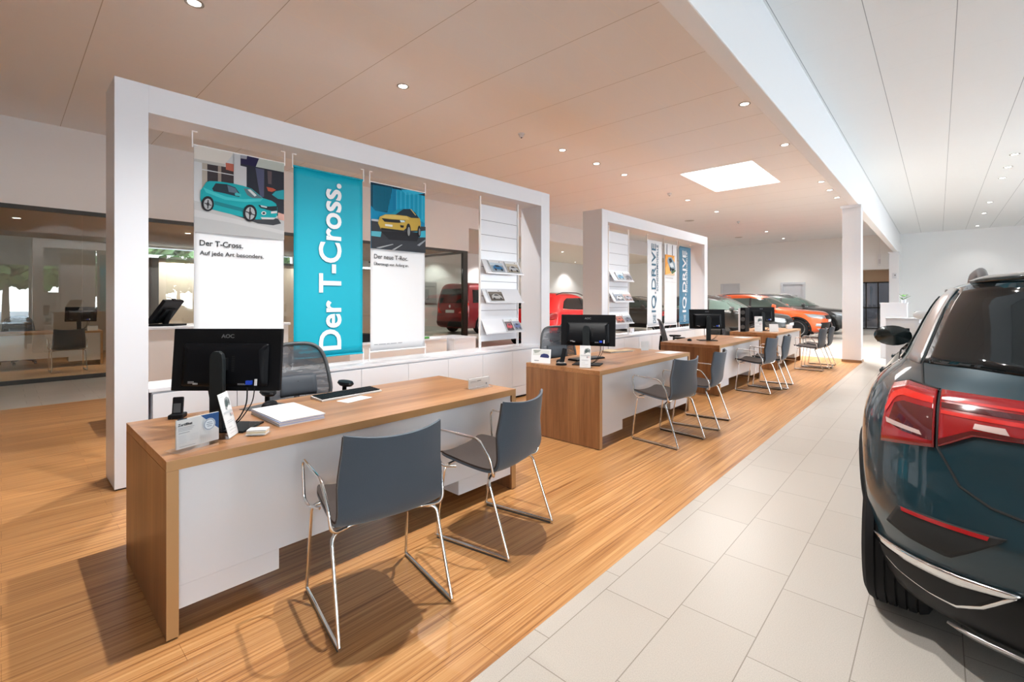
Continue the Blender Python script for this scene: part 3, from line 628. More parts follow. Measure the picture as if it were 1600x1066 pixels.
b6 = make_banner(10.943, 0.70, blue_c, 'dark petrol blue banner with upright white lettering IQ.DRIVE')
O('lettering', txt_fit('IQ.DRIVE', 0.18, 0.39, 1.09, 2.59, FX, weight=0.02, vertical=True), MATS['white_print'], b6)
O('lettering', txt_fit('DIE', 0.26, 0.37, 0.86, 1.03, FX, weight=0.01, vertical=True), MATS['white_print'], b6)
O('lettering', txt_fit('SONDERMODELLE', 0.40, 0.48, 1.575, 2.56, FX, weight=0.008, vertical=True), MATS['white_print'], b6)

# ---- brochure shelf panels
def make_shelf(y0, w, label):
    t = thing('brochure_rack', label, 'brochure rack', (PL, y0, 0), 0, 'brochure racks')
    m = MB(); zs = [0.815, 1.04, 1.24, 1.44, 1.64, 1.84, 2.06, 2.277, 2.476, 2.69]
    for a, b in zip(zs[:-1], zs[1:]): m.box(-0.012, 0.0, 0, w, a+0.004, b-0.002)
    m.box(-0.02, -0.012, 0.01, w-0.01, 0.82, 2.69)
    O('back_panel', m, [white_gloss], t)
    s = MB()
    for i in range(2, 9): s.box(-0.0118, -0.006, 0.002, w-0.002, zs[i]-0.002, zs[i]+0.004)
    O('slot', s, mat('slot_shade', (0.10, 0.10, 0.11), 0.6), t)
    O('upright', MB().box(-0.02, 0.012, -0.022, -0.004, 0.7125, 2.7915), clip_m, t)
    O('upright', MB().box(-0.02, 0.012, w+0.004, w+0.022, 0.7125, 2.7915), clip_m, t)
    for zf in (1.755, 1.355, 0.935):
        # tilted tray: lip at the front bottom, back edge on the panel
        prof = [(0.0, zf+0.185), (0.006, zf+0.187), (0.116, zf+0.010), (0.140, zf+0.004), (0.140, zf-0.012), (0.108, zf-0.012)]
        sh = O('shelf', MB().prism([(x, z) for x, z in prof], 0.0, w+0.0, axis='y'), white_gloss, t)
    return t
make_shelf(4.385, 0.735, 'white brochure rack hanging in the nearest display frame')
make_shelf(7.713, 0.735, 'white brochure rack hanging in the far display frame')
pal = [((0.50, 0.62, 0.72), (0.02, 0.16, 0.36)), ((0.55, 0.50, 0.40), (0.50, 0.52, 0.54)), ((0.13, 0.11, 0.09), (0.45, 0.45, 0.44)), ((0.10, 0.07, 0.09), (0.55, 0.05, 0.08)), ((0.30, 0.34, 0.42), (0.10, 0.14, 0.3)),
       ((0.50, 0.62, 0.72), (0.02, 0.22, 0.40)), ((0.30, 0.28, 0.32), (0.06, 0.07, 0.09)), ((0.25, 0.30, 0.38), (0.55, 0.57, 0.6)), ((0.45, 0.30, 0.28), (0.30, 0.33, 0.4)), ((0.30, 0.12, 0.10), (0.5, 0.12, 0.08)), ((0.30, 0.33, 0.38), (0.1, 0.12, 0.18))]
def brochure(y0, u, w, zf, label, pi):
    t = thing('brochure', label, 'brochure', (PL, y0+u, zf), 0, 'brochures on the racks')
    # leaning page block on the tray, from lip up to the panel
    ax_, az_, bx_, bz_ = 0.122, 0.012, 0.030, 0.170
    dx, dz = bx_-ax_, bz_-az_; L = math.hypot(dx, dz); nx, nz = -dz/L*-1, dx/L*-1
    nx, nz = dz/L, -dx/L
    O('pages', MB().add([(ax_, 0, az_), (ax_, w, az_), (bx_, w, bz_), (bx_, 0, bz_), (ax_+nx*.008, 0, az_+nz*.008), (ax_+nx*.008, w, az_+nz*.008), (bx_+nx*.008, w, bz_+nz*.008), (bx_+nx*.008, 0, bz_+nz*.008)],
      [(0, 3, 2, 1), (4, 5, 6, 7), (0, 1, 5, 4), (1, 2, 6, 5), (2, 3, 7, 6), (3, 0, 4, 7)]), paper, t)
    bgc, fg = pal[pi % len(pal)]; ms = []; mb = MB(); k = 0
    for j, (col, pts) in enumerate([(tuple(c*0.55 for c in bgc), [(0.02, 0.02), (0.98, 0.02), (0.98, 0.80), (0.02, 0.80)]),
        (tuple(min(1, c*0.9+0.03) for c in bgc), [(0.02, 0.55), (0.98, 0.6), (0.98, 0.80), (0.02, 0.80)]),
        (fg, [(0.15, 0.22), (0.18, 0.45), (0.38, 0.62), (0.62, 0.62), (0.86, 0.42), (0.90, 0.2)]),
        ((0.02, 0.025, 0.03), [(0.34, 0.46), (0.42, 0.58), (0.60, 0.57), (0.72, 0.44)]),
        ((0.015, 0.015, 0.015), ell(0.30, 0.2, 0.075, 0.11, 10)), ((0.015, 0.015, 0.015), ell(0.76, 0.19, 0.075, 0.11, 10)),
        ((0.1, 0.12, 0.15), [(0.75, 0.86), (0.82, 0.86), (0.82, 0.93), (0.75, 0.93)])]):
        ms.append(mat('print_%02x%02x%02x' % tuple(int(c*255) for c in col), col, 0.4)); off = 0.0085+0.0003*j
        mb.add([(ax_+dx*v+nx*off, u_*w, az_+dz*v+nz*off) for u_, v in pts], [tuple(range(len(pts)))], j)
    O('cover', mb, ms, t, fixn=False)
for a in ((4.385, 0.10, 0.26, 1.755, 'white brochure with a blue car, upper shelf of the near rack', 0), (4.385, 0.42, 0.26, 1.755, 'brochure with a silver car, upper shelf of the near rack', 1),
          (4.385, 0.07, 0.28, 1.355, 'dark brochure, alone on the middle shelf of the near rack', 2), (4.385, 0.40, 0.15, 0.935, 'brochure with a red car, lowest shelf of the near rack', 3), (4.385, 0.56, 0.155, 0.935, 'blue-grey brochure beside the red one, lowest shelf of the near rack', 4),
          (7.713, 0.14, 0.27, 1.755, 'brochure with a bright blue car, upper shelf of the far rack', 5), (7.713, 0.44, 0.27, 1.755, 'dark brochure, right end of the upper shelf of the far rack', 6),
          (7.713, 0.08, 0.31, 1.355, 'wide blue-grey brochure, middle shelf of the far rack', 7), (7.713, 0.41, 0.31, 1.355, 'reddish grey brochure, middle shelf of the far rack', 8),
          (7.713, 0.10, 0.29, 0.935, 'red brochure, lowest shelf of the far rack', 9), (7.713, 0.42, 0.29, 0.935, 'grey brochure, lowest shelf of the far rack', 10)): brochure(*a)

# ================================================================= DESKS
def make_desk(label):
    t = thing('desk', label, 'desk', (-2.735, 0, 0), 0, 'walnut and white desks')
    L = 2.10; h = 0.73; w0, w1 = -0.445, 0.445
    O('desktop', MB().box(w0, w1-0.002, 0, L, h-0.042, h), wood_y, t, bevel=0.0012)
    O('edge_band', MB().box(w1-0.002, w1, 0, L, h-0.042, h), edge_w, t)
    for y0 in (0, L-0.042):
        p = O('side_panel', MB().box(w0, w1-0.002, y0, y0+0.042, 0.008, h-0.043), wood_z_shaded, t)
        O('edge_band', MB().box(w1-0.002, w1, y0, y0+0.042, 0.008, h-0.043), edge_w, p)
        O('glide', MB().box(w1-0.06, w1-0.02, y0+0.008, y0+0.034, 0, 0.008).box(w0+0.02, w0+0.06, y0+0.008, y0+0.034, 0, 0.008), seam_m, p)
    O('modesty_panel', MB().box(w1-0.032, w1-0.014, 0.043, L-0.043, 0.205, h-0.043), white_gloss, t)
    O('pedestal', MB().box(w1-0.40, w1-0.015, 0.043, 0.44, 0.11, 0.204), white_gloss, t)
    O('pedestal', MB().box(w1-0.40, w1-0.015, L-0.54, L-0.043, 0.11, 0.204), white_gloss, t)
    O('pedestal_body', MB().box(w0+0.03, w1-0.045, L-0.50, L-0.043, 0.12, h-0.043), mat('pedestal_grey', (0.35, 0.36, 0.37), 0.5), t)
    return t
d1 = make_desk('walnut desk nearest the camera, with the large AOC monitor and certificate stand')
d1.location = (-2.735, 0.447, 0)
DK = [(-2.735, 0.447)]
for x, y, l in ((-2.735, 3.70, 'second walnut desk, with headset stand, flyer and folded newspaper'), (-2.765, 6.96, 'third walnut desk, with the grey monitor and loose leaflets'), (-2.775, 10.27, 'fourth walnut desk at the end of the row, beside the black tower')):
    dup(d1, (x, y, 0), 0, l); DK.append((x, y))

# ================================================================= VISITOR CHAIRS
def make_visitor(label):
    t = thing('visitor_chair', label, 'chair', (0, 0, 0), 0, 'visitor chairs in front of the desks')
    prof = [(0.245, 0.447), (0.235, 0.458), (0.16, 0.452), (0.05, 0.438), (-0.06, 0.428), (-0.135, 0.430), (-0.185, 0.452), (-0.213, 0.50), (-0.228, 0.57), (-0.243, 0.66), (-0.258, 0.75), (-0.268, 0.812)]
    P = [Vector((0, a, b)) for a, b in prof]
    # resample with arc length
    S = [0]
    for a, b in zip(P[:-1], P[1:]): S.append(S[-1]+(b-a).length)
    def at(s):
        s = s*S[-1]
        for i in range(len(P)-1):
            if s <= S[i+1]+1e-9:
                f = (s-S[i])/(S[i+1]-S[i])
                p0 = P[max(i-1, 0)]; p1 = P[i]; p2 = P[i+1]; p3 = P[min(i+2, len(P)-1)]
                return 0.5*((2*p1)+(-p0+p2)*f+(2*p0-5*p1+4*p2-p3)*f*f+(-p0+3*p1-3*p2+p3)*f**3)
        return P[-1].copy()
    def surf(s, u, off):
        p = at(s); q = at(min(s+0.01, 1)); o2 = at(max(s-0.01, 0)); d = (q-o2).normalized(); nrm = Vector((0, -d.z, d.y))  # outward (below/behind)
        x = (u*2-1); back = min(1, max(0, (s-0.5)/0.3)); front = 1-min(1, s/0.12)
        hw = 0.215+0.022*min(1, s/0.5)-0.018*max(0, s-0.75)/0.25
        if front > 0: hw -= 0.03*front**2
        pos = p+nrm*off
        pos.x = x*hw
        lift = abs(x)**2.4
        pos.y += 0.055*lift*back; pos.z += 0.020*lift*(1-back)
        if s > 0.93: pos.z += 0.022*(x*x)*(s-0.93)/0.07
        return pos
    def slab(o0, o1, s0=0.0, s1=1.0):
        m = MB(); nu, nv = 44, 20
        A = [[surf(s0+(s1-s0)*i/nu, j/nv, o0) for j in range(nv+1)] for i in range(nu+1)]
        B = [[surf(s0+(s1-s0)*i/nu, j/nv, o1) for j in range(nv+1)] for i in range(nu+1)]
        vs = [p for r in A for p in r]+[p for r in B for p in r]; k = (nu+1)*(nv+1); w = nv+1; fs = []
        for i in range(nu):
            for j in range(nv):
                fs.append((i*w+j, (i+1)*w+j, (i+1)*w+j+1, i*w+j+1)); fs.append((k+i*w+j, k+i*w+j+1, k+(i+1)*w+j+1, k+(i+1)*w+j))
        for i in range(nu):
            for j in (0, nv): fs.append((i*w+j, (i+1)*w+j, k+(i+1)*w+j, k+i*w+j))
        for j in range(nv):
            for i in (0, nu): fs.append((i*w+j, i*w+j+1, k+i*w+j+1, k+i*w+j))
        return m.add(vs, fs)
    O('seat_shell', slab(0.0, 0.012), fabric_grey, t, smooth=50)
    O('seat_cushion', slab(-0.011, -0.0005, 0.01, 0.985), fabric_brown, t, smooth=50)
    r = 0.0078
    for s in (-1, 1):
        O('leg', MB().tube(bez([(s*0.252, 0.225, 0.016), (s*0.243, 0.170, 0.425), (s*0.16, 0.15, 0.435), (0, 0.15, 0.428)], rad=0.035), r, 10), chrome, t, smooth=60)
        O('leg', MB().tube(bez([(s*0.252, -0.270, 0.016), (s*0.243, -0.135, 0.400), (s*0.16, -0.11, 0.412), (0, -0.11, 0.412)], rad=0.035), r, 10), chrome, t, smooth=60)
        rn = O('runner', MB().tube([(s*0.252, 0.232, 0.0155), (s*0.252, -0.278, 0.0155)], r, 10), chrome, t, smooth=60)
        O('glide', MB().box(s*0.252-0.006, s*0.252+0.006, -0.26, 0.215, 0.0, 0.008), grey_pl, rn)
        O('armrest', MB().tube(bez([(s*0.225, 0.10, 0.428), (s*0.262, 0.165, 0.428), (s*0.272, 0.190, 0.46), (s*0.275, 0.205, 0.640), (s*0.272, -0.09, 0.628), (s*0.262, -0.165, 0.52), (s*0.255, -0.175, 0.425), (s*0.18, -0.13, 0.415)], rad=0.04), 0.0072, 10), chrome, t, smooth=60)
    return t
v0 = make_visitor('grey-blue visitor chair with chrome sled legs, nearest the camera at the first desk')
v0.location = (-1.95, 1.187, 0); v0.rotation_euler = (0, 0, R(79.8))
for x, y, a, l in ((-1.985, 2.00, 100.8, 'grey-blue visitor chair angled at the right end of the first desk'), (-2.005, 4.47, 83.6, 'grey-blue visitor chair at the left of the second desk'),
                   (-2.00, 5.33, 96, 'grey-blue visitor chair at the right of the second desk'), (-2.06, 7.83, 86, 'grey-blue visitor chair at the left of the third desk'),
                   (-2.00, 8.42, 94, 'grey-blue visitor chair at the right of the third desk'), (-1.90, 10.98, 87, 'grey-blue visitor chair at the left of the last desk'), (-1.86, 11.62, 92, 'grey-blue visitor chair at the right of the last desk, beside the column')):
    dup(v0, (x, y, 0), R(a), l)

# ================================================================= OFFICE SWIVEL CHAIRS
def mesh_cloth():
    m = bpy.data.materials.new('black_mesh_cloth'); m.use_nodes = True; n = m.node_tree.nodes; l = m.node_tree.links; b = n['Principled BSDF']
    b.inputs['Base Color'].default_value = (0.035, 0.04, 0.05, 1); b.inputs['Roughness'].default_value = 0.5
    tr = n.new('ShaderNodeBsdfTransparent'); mx = n.new('ShaderNodeMixShader')
    t = n.new('ShaderNodeTexCoord'); mp = n.new('ShaderNodeMapping'); mp.inputs['Scale'].default_value = (5, 5, 26); mp.inputs['Rotation'].default_value = (0, R(14), 0)
    ns = n.new('ShaderNodeTexNoise'); ns.inputs['Scale'].default_value = 1.0; ns.inputs['Detail'].default_value = 3; ns.inputs['Distortion'].default_value = 0.8
    mr = n.new('ShaderNodeMapRange'); mr.inputs[1].default_value = 0.35; mr.inputs[2].default_value = 0.65; mr.inputs[3].default_value = 0.70; mr.inputs[4].default_value = 0.97
    l.new(t.outputs['Object'], mp.inputs[0]); l.new(mp.outputs[0], ns.inputs['Vector']); l.new(ns.outputs['Fac'], mr.inputs[0]); l.new(mr.outputs[0], mx.inputs[0])
    l.new(tr.outputs[0], mx.inputs[1]); l.new(b.outputs[0], mx.inputs[2]); l.new(mx.outputs[0], n['Material Output'].inputs[0]); return m
meshc = mesh_cloth()
def make_swivel(label):
    t = thing('swivel_chair', label, 'office chair', (0, 0, 0), 0, 'mesh swivel chairs behind the desks')
    # faces +y ; back at y=-0.25
    def outline(k, n=40):
        t_ = 2*math.pi*k/n; c, s = math.cos(t_), math.sin(t_); e = 0.55
        x = 0.235*math.copysign(abs(c)**e, c); z = 0.25*math.copysign(abs(s)**e, s)
        x *= 1-0.13*(z/0.25); return x, z
    def bk(x, z): return (x, -0.25+0.10*(x/0.235)**2*0.6-0.10*(z)/0.5-0.0, 0.77+z)
    O('back_frame', MB().tube([bk(*outline(k)) for k in range(40)], 0.0165, 8, closed=True), grey_pl, t, smooth=60)
    def fn(a, b):
        # disc-like patch inside the outline
        x, z = outline(a*40); return bk(x*b, z*b)
    O('back_mesh', MB().grid(fn, 40, 6), meshc, t, smooth=True)
    def lp(a, b): x = (a-0.5)*0.28; z = -0.17+b*0.17; p = bk(x, z); return (p[0], p[1]+0.02-0.02*(2*b-1)**4, p[2])
    O('lumbar_pad', MB().grid(lp, 10, 8), mat('lumbar_grey', (0.05, 0.06, 0.075), 0.6), t, solid=0.012, smooth=50)
    O('seat', MB().prism([(0.24*math.copysign(abs(math.cos(i*math.pi/16))**0.6, math.cos(i*math.pi/16)), 0.02+0.24*math.copysign(abs(math.sin(i*math.pi/16))**0.6, math.sin(i*math.pi/16))) for i in range(32)], 0.43, 0.50, axis='z'), mat('seat_cloth', (0.02, 0.022, 0.026), 0.9), t, bevel=0.02, smooth=50)
    O('back_support', MB().tube(bez([(0, -0.05, 0.42), (0, -0.27, 0.42), (0, -0.24, 0.72)], rad=0.08), 0.022, 8), black_pl, t, smooth=60)
    for s in (-1, 1):
        a = O('armrest', MB().tube(bez([(s*0.18, 0.0, 0.44), (s*0.29, 0.0, 0.46), (s*0.29, 0.02, 0.68)], rad=0.05), 0.018, 8), black_pl, t, smooth=60)
        O('arm_pad', MB().lathe([(0.001, -0.018), (0.04, -0.017), (0.052, 0.0), (0.046, 0.016), (0.001, 0.02)], n=20), black_pl, a, loc=(s*0.29, 0.04, 0.70)).scale = (1, 2.2, 1)
    O('gas_lift', MB().cyl((0, 0, 0.10), (0, 0, 0.42), 0.026), chrome, t, smooth=60)
    b = MB()
    for i in range(5):
        a = 2*math.pi*i/5; b.tube([(0, 0, 0.11), (0.29*math.cos(a), 0.29*math.sin(a), 0.075)], [0.026, 0.015], 8)
    O('star_base', b, black_pl, t, smooth=60)
    for i in range(5):
        a = 2*math.pi*i/5+0.0; x, y = 0.29*math.cos(a), 0.29*math.sin(a)
        O('caster', MB().lathe([(0.001, -0.022), (0.028, -0.022), (0.030, 0), (0.028, 0.022), (0.001, 0.022)], n=16, axis='x'), black_pl, t, loc=(x, y, 0.030), smooth=50)
    return t
s0 = make_swivel('black mesh swivel chair behind the first desk, with see-through back')
s0.location = (-3.66, 1.62, 0); s0.rotation_euler = (0, 0, R(-96))
for x, y, a, l in ((-3.62, 4.95, -122, 'mesh swivel chair behind the second desk, partly hidden by its monitor'), (-3.62, 8.45, -60, 'mesh swivel chair turned sideways behind the third desk'), (-3.62, 11.75, -70, 'mesh swivel chair behind the last desk, beside the black tower')):
    dup(s0, (x, y, 0), R(a), l)

# ================================================================= MONITORS AND DESK ITEMS
def make_monitor(label, cat='monitor', logo=True):
    """back towards -y local, screen towards +y; origin on desk under stand"""
    t = thing('monitor', label, cat, (0, 0, 0), 0, None)
    W, H = 0.553, 0.315; z0 = 0.19; tilt = R(-5)
    b = MB().box(-W/2, W/2, -0.010, 0.012, 0, H)
    def bulge(a, b_):
        x = (a-0.5)*2; z = b_
        return None
    sh = O('housing', b, black_pl, t, loc=(0, 0, z0), rot=(tilt, 0, 0), bevel=0.004)
    bb = MB(); w2 = 0.225
    bb.add([(-w2, -0.010, 0.02), (w2, -0.010, 0.02), (w2, -0.010, 0.245), (-w2, -0.010, 0.245), (-w2+0.02, -0.042, 0.03), (w2-0.02, -0.042, 0.03), (w2-0.035, -0.042, 0.205), (-w2+0.035, -0.042, 0.205)],
           [(0, 1, 2, 3), (7, 6, 5, 4), (0, 4, 5, 1), (1, 5, 6, 2), (2, 6, 7, 3), (3, 7, 4, 0)])
    O('rear_cover', bb, mat('monitor_back', (0.004, 0.0045, 0.006), 0.4, spec=0.12), sh, bevel=0.012, smooth=40)
    O('screen', MB().box(-W/2+0.012, W/2-0.012, 0.012, 0.0135, 0.018, H-0.012), mat('screen_glass', (0.01, 0.012, 0.016), 0.08), sh)
    v = MB()
    for i in range(9): v.box(0.045+i*0.0, 0.06, -0.0425, -0.0418, 0.10+i*0.009, 0.104+i*0.009)
    O('vent', v, seam_m, sh)
    lb = MB().box(-0.17, -0.13, -0.0428, -0.0420, 0.040, 0.043).box(-0.17, -0.14, -0.0428, -0.0420, 0.046, 0.050).box(-0.145, -0.12, -0.0428, -0.0420, 0.034, 0.042).box(0.08, 0.12, -0.0428, -0.0420, 0.033, 0.035).box(0.08, 0.115, -0.0428, -0.042, 0.038, 0.040)
    O('rating_label', lb, mat('label_grey', (0.35, 0.35, 0.36), 0.6), sh)
    O('video_plug', MB().box(0.128, 0.155, -0.058, -0.042, 0.035, 0.055), mat('blue_plug', (0.01, 0.06, 0.55), 0.4), sh)
    O('power_plug', MB().box(0.168, 0.178, -0.05, -0.042, 0.030, 0.062), paper, sh)
    if logo:
        lg = text_mb('AOC', 0.026, 0.02, None, lambda a, b_, c: (0.024-a*1.15+0.02-0.008, -0.0105-abs(c), 0.272+b_))
        # read from behind: mirror x so the letters face -y
        O('brand_lettering', text_mb('AOC', 0.026, 0.02, None, lambda a, b_, c: (-0.032+a*1.15, -0.0108-c, 0.268+b_)), mat('logo_grey', (0.16, 0.17, 0.18), 0.4), sh)
    O('stand_column', MB().prism([(-0.034, 0.0), (0.034, 0.0), (0.034, 0.36), (0.027, 0.385), (0.012, 0.398), (-0.012, 0.398), (-0.027, 0.385), (-0.034, 0.36)], -0.083, -0.058, axis='y'), mat('stand_grey', (0.018, 0.022, 0.024), 0.4, spec=0.15), t, bevel=0.003)
    O('hinge', MB().box(-0.03, 0.03, -0.060, -0.015, 0.30, 0.36), black_pl, t)
    O('foot_plate', MB().box(-0.14, 0.14, -0.095, 0.10, 0.0, 0.010), black_pl, t, bevel=0.003)
    cb = MB()
    cb.tube(bez([(0.14, -0.058, 0.215), (0.14, -0.062, 0.13), (0.10, -0.08, 0.05), (0.03, -0.075, 0.012)], n=8, rad=0.07), 0.0032, 6)
    cb.tube(bez([(0.17, -0.045, 0.215), (0.165, -0.055, 0.14), (0.11, -0.09, 0.045), (0.02, -0.07, 0.012)], n=8, rad=0.07), 0.0026, 6)
    cb.tube(bez([(-0.06, -0.05, 0.215), (-0.05, -0.04, 0.12), (-0.035, 0.0, 0.06)], n=8, rad=0.05), 0.0026, 6)
    O('cable', cb, black_pl, t, smooth=60)
    return t
mo = make_monitor('large black AOC monitor seen from behind on the nearest desk')
mo.location = (-2.675, 0.772, 0.73); mo.rotation_euler = (0, 0, R(42.4))
md = dup(mo, (-2.62, 4.00, 0.73), R(22), 'black monitor seen from behind on the second desk')
md = dup(mo, (-2.76, 7.70, 0.73), R(36), 'grey-backed monitor on the third desk, in front of the blue banner')
md = dup(mo, (-2.80, 11.0, 0.73), R(40), 'black monitor on the last desk of the row')

# acrylic certificate stand (nearest desk)
D = 0.73
ac = thing('certificate_stand', 'clear acrylic stand holding a blue and white certificate, front corner of nearest desk', 'sign holder', (-2.395, 0.487, D), R(0))
ac.rotation_euler = (0, 0, math.atan2(0.19, -0.06)-0)   # local +x runs along the stand
w, h = 0.20, 0.150
O('acrylic_block', MB().box(0, w, -0.001, 0.009, 0, h).box(0, w, -0.021, -0.011, 0, h), acrylic, ac, rot=(0, 0, 0))
O('foot', MB().box(0.0, w, -0.065, 0.06, 0.0, 0.003), acrylic, ac)
pg = MB().box(0.012, w-0.006, -0.0098, -0.0022, 0.012, h-0.012)
O('certificate', pg, paper, ac)
def cardart(name, parent, polys, yf, sgn=-1, mats=None):
    ms = []; mb = MB(); idx = {}
    for i, (col, pts) in enumerate(polys):
        if col not in idx: idx[col] = len(ms); ms.append(mat('print_%02x%02x%02x' % tuple(int(c*255) for c in col), col, 0.45))
        mb.add([(a, yf+sgn*0.0003*i, b) for a, b in pts], [tuple(range(len(pts)))], idx[col])
    return O(name, mb, ms, parent, fixn=False)
def bar(a, b, c, d): return [(a, c), (b, c), (b, d), (a, d)]
dk = (0.03, 0.035, 0.04); gr = (0.35, 0.37, 0.40); bl = (0.01, 0.08, 0.26)
PC = [(bl, [(0.112, h-0.012), (0.194, h-0.012), (0.194, 0.062)]), ((0.02, 0.03, 0.05), bar(0.016, 0.055, h-0.013, h-0.008))]
for i, (a, b) in enumerate(((0.018, 0.085), (0.018, 0.08), (0.018, 0.075))): PC.append((gr, bar(a, b, 0.100-i*0.006, 0.102-i*0.006)))
PC.append((gr, bar(0.02, 0.065, 0.078, 0.081)))
for i in range(6): PC.append(((0.55, 0.57, 0.6), bar(0.02, 0.05, 0.066-i*0.006, 0.0675-i*0.006)))
for i in range(5): PC.append(((0.55, 0.57, 0.6), bar(0.065, 0.10, 0.066-i*0.006, 0.0675-i*0.006)))
for i in range(9): PC.append(((0.66, 0.68, 0.70), bar(0.11+i*0.009, 0.114+i*0.009, 0.02, 0.048)))
PC.append((gr, bar(0.02, 0.085, 0.022, 0.024)))
PC += [((0.62, 0.70, 0.78), ell(0.146, 0.093, 0.027, 0.027, 24)), ((0.30, 0.36, 0.44), ell(0.146, 0.093, 0.0245, 0.0245, 24)), ((0.70, 0.77, 0.84), ell(0.146, 0.093, 0.021, 0.021, 24)),
       ((0.25, 0.30, 0.38), bar(0.135, 0.157, 0.100, 0.103)), ((0.25, 0.30, 0.38), bar(0.132, 0.160, 0.092, 0.095)), ((0.25, 0.30, 0.38), bar(0.136, 0.156, 0.084, 0.087))]
cardart('print', ac, PC, -0.0100)
tt = text_mb('Zertifikat', 0.0155, 0.02, None, lambda a, b, c: (0.018+a, -0.0112-c, 0.110+b)); O('lettering', tt, ink, ac)
# price card in a tilted holder
def price_card(label, loc, rz, lean=R(14)):
    t = thing('card_holder', label, 'card holder', loc, rz, None)
    O('card', MB().box(-0.052, 0.052, -0.001, 0.001, 0.004, 0.215), paper, t, rot=(-lean, 0, 0))
    cc = cardart('print', t, [((0.30, 0.33, 0.34), [(-0.01, 0.165), (0.0, 0.185), (0.025, 0.192), (0.048, 0.18), (0.046, 0.135), (0.02, 0.128), (-0.012, 0.135)]),
        ((0.06, 0.09, 0.09), [(-0.006, 0.15), (0.0, 0.175), (0.02, 0.182), (0.028, 0.16), (0.015, 0.14)]), ((0.12, 0.14, 0.15), ell(0.036, 0.165, 0.010, 0.012, 10)), ((0.72, 0.73, 0.73), [(0.0, 0.125), (0.04, 0.13), (0.046, 0.145), (0.02, 0.15), (0.004, 0.14)]),
        ((0.50, 0.53, 0.55), bar(-0.044, 0.046, 0.116, 0.126)), ((0.45, 0.47, 0.50), bar(-0.044, 0.0, 0.208, 0.2095)), ((0.45, 0.47, 0.5), bar(-0.044, -0.01, 0.198, 0.1995)),
        ((0.15, 0.16, 0.18), bar(0.015, 0.022, 0.096, 0.112)), ((0.60, 0.30, 0.28), bar(0.03, 0.037, 0.1, 0.11)), (gr, bar(-0.036, 0.02, 0.080, 0.082)), (gr, bar(-0.036, 0.03, 0.072, 0.074)), (gr, bar(-0.036, 0.0, 0.05, 0.052)), (gr, bar(-0.036, 0.03, 0.036, 0.038)), (gr, bar(-0.036, 0.02, 0.022, 0.0235))], -0.0013)
    cc.rotation_euler = (-lean, 0, 0)
    O('holder', MB().box(-0.053, 0.053, 0.0012, 0.0032, 0.0, 0.19), acrylic, t, rot=(-lean, 0, 0)); O('foot', MB().box(-0.053, 0.053, 0.0, 0.075, 0.0, 0.003), acrylic, t)
    return t
price_card('upright white price card with a green picture, leaning before the nearest monitor', (-2.485, 0.75, D), R(142), R(14))
price_card('white price card standing before the monitor on the second desk', (-2.50, 3.775, D), R(28), R(6))
# business cards in their holder
t = thing('business_card_holder', 'clear holder full of business cards beside the price card, nearest desk', 'card holder', (-2.43, 0.835, D), R(52))
O('tray', MB().box(-0.05, 0.05, -0.03, 0.045, 0, 0.004).box(-0.05, 0.05, 0.042, 0.046, 0, 0.055).box(-0.05, 0.05, -0.03, -0.027, 0, 0.012), acrylic, t)
for i in range(3): O('card_stack', MB().box(-0.043, 0.043, -0.026+0.004*i, 0.030+0.004*i, 0.004+i*0.008, 0.0115+i*0.008), [paper, mat('cream_card', (0.70, 0.62, 0.45), 0.6), paper][i], t)
# notepad block
t = thing('paper_stack', 'stack of white folders with a blue pattern on the nearest desk', 'paper stack', (-2.69, 1.08, D), R(90))
rr = random.Random(3)
for i in range(5):
    O('folder', MB().box(-0.118, 0.118, -0.205+0.0, 0.205, 0.0005+i*0.006, 0.006+i*0.006), [paper, mat('pale_blue_paper', (0.45, 0.55, 0.80), 0.6)][i % 2], t, loc=(rr.uniform(-.003, .003), rr.uniform(-.003, .003), 0), rot=(0, 0, rr.uniform(-0.02, 0.02)))
lm = MB()
for i in range(7): lm.box(-0.10, 0.05+0.05*rr.random(), 0.15-i*0.045, 0.153-i*0.045, 0.0301, 0.0306)
O('print', lm, mat('pale_print', (0.62, 0.62, 0.65), 0.6), t)
# keyboard with a note, mouse on pad, phone and round conference puck
t = thing('keyboard', 'black keyboard lying on the nearest desk in front of the mesh chair', 'keyboard', (-2.99, 1.60, D), R(93))
O('case', MB().add([(-0.225, -0.075, 0), (0.225, -0.075, 0), (0.225, 0.075, 0), (-0.225, 0.075, 0), (-0.225, -0.075, 0.012), (0.225, -0.075, 0.012), (0.225, 0.075, 0.020), (-0.225, 0.075, 0.020)], [(0, 3, 2, 1), (4, 5, 6, 7), (0, 1, 5, 4), (1, 2, 6, 5), (2, 3, 7, 6), (3, 0, 4, 7)]), mat('silver_case', (0.55, 0.56, 0.57), 0.4), t, bevel=0.002)
km = MB()
for r_ in range(5):
    for c_ in range(18):
        x = -0.215+c_*0.0241; y = -0.064+r_*0.026; z = 0.0125+0.0028*(r_)/2
        km.box(x, x+0.0205, y, y+0.022, z, z+0.007)
O('keys', km, black_pl, t)
tag(O('note_sheet', MB().box(-0.055, 0.055, -0.10, 0.10, 0, 0.0012), paper, loc=(-2.83, 1.565, D), rot=(0, 0, R(12))), 'small white sheet lying against the keyboard', 'paper')
t = thing('mouse_pad', 'dark mouse pad beside the white folders on the nearest desk', 'mouse pad', (-3.01, 1.09, D), R(20)); O('pad', MB().box(-0.10, 0.10, -0.11, 0.11, 0, 0.003), mat('pad_grey', (0.07, 0.075, 0.08), 0.8), t)
t = thing('mouse', 'black computer mouse on its pad beside the folders', 'mouse', (-3.00, 1.10, D+0.003), R(30))
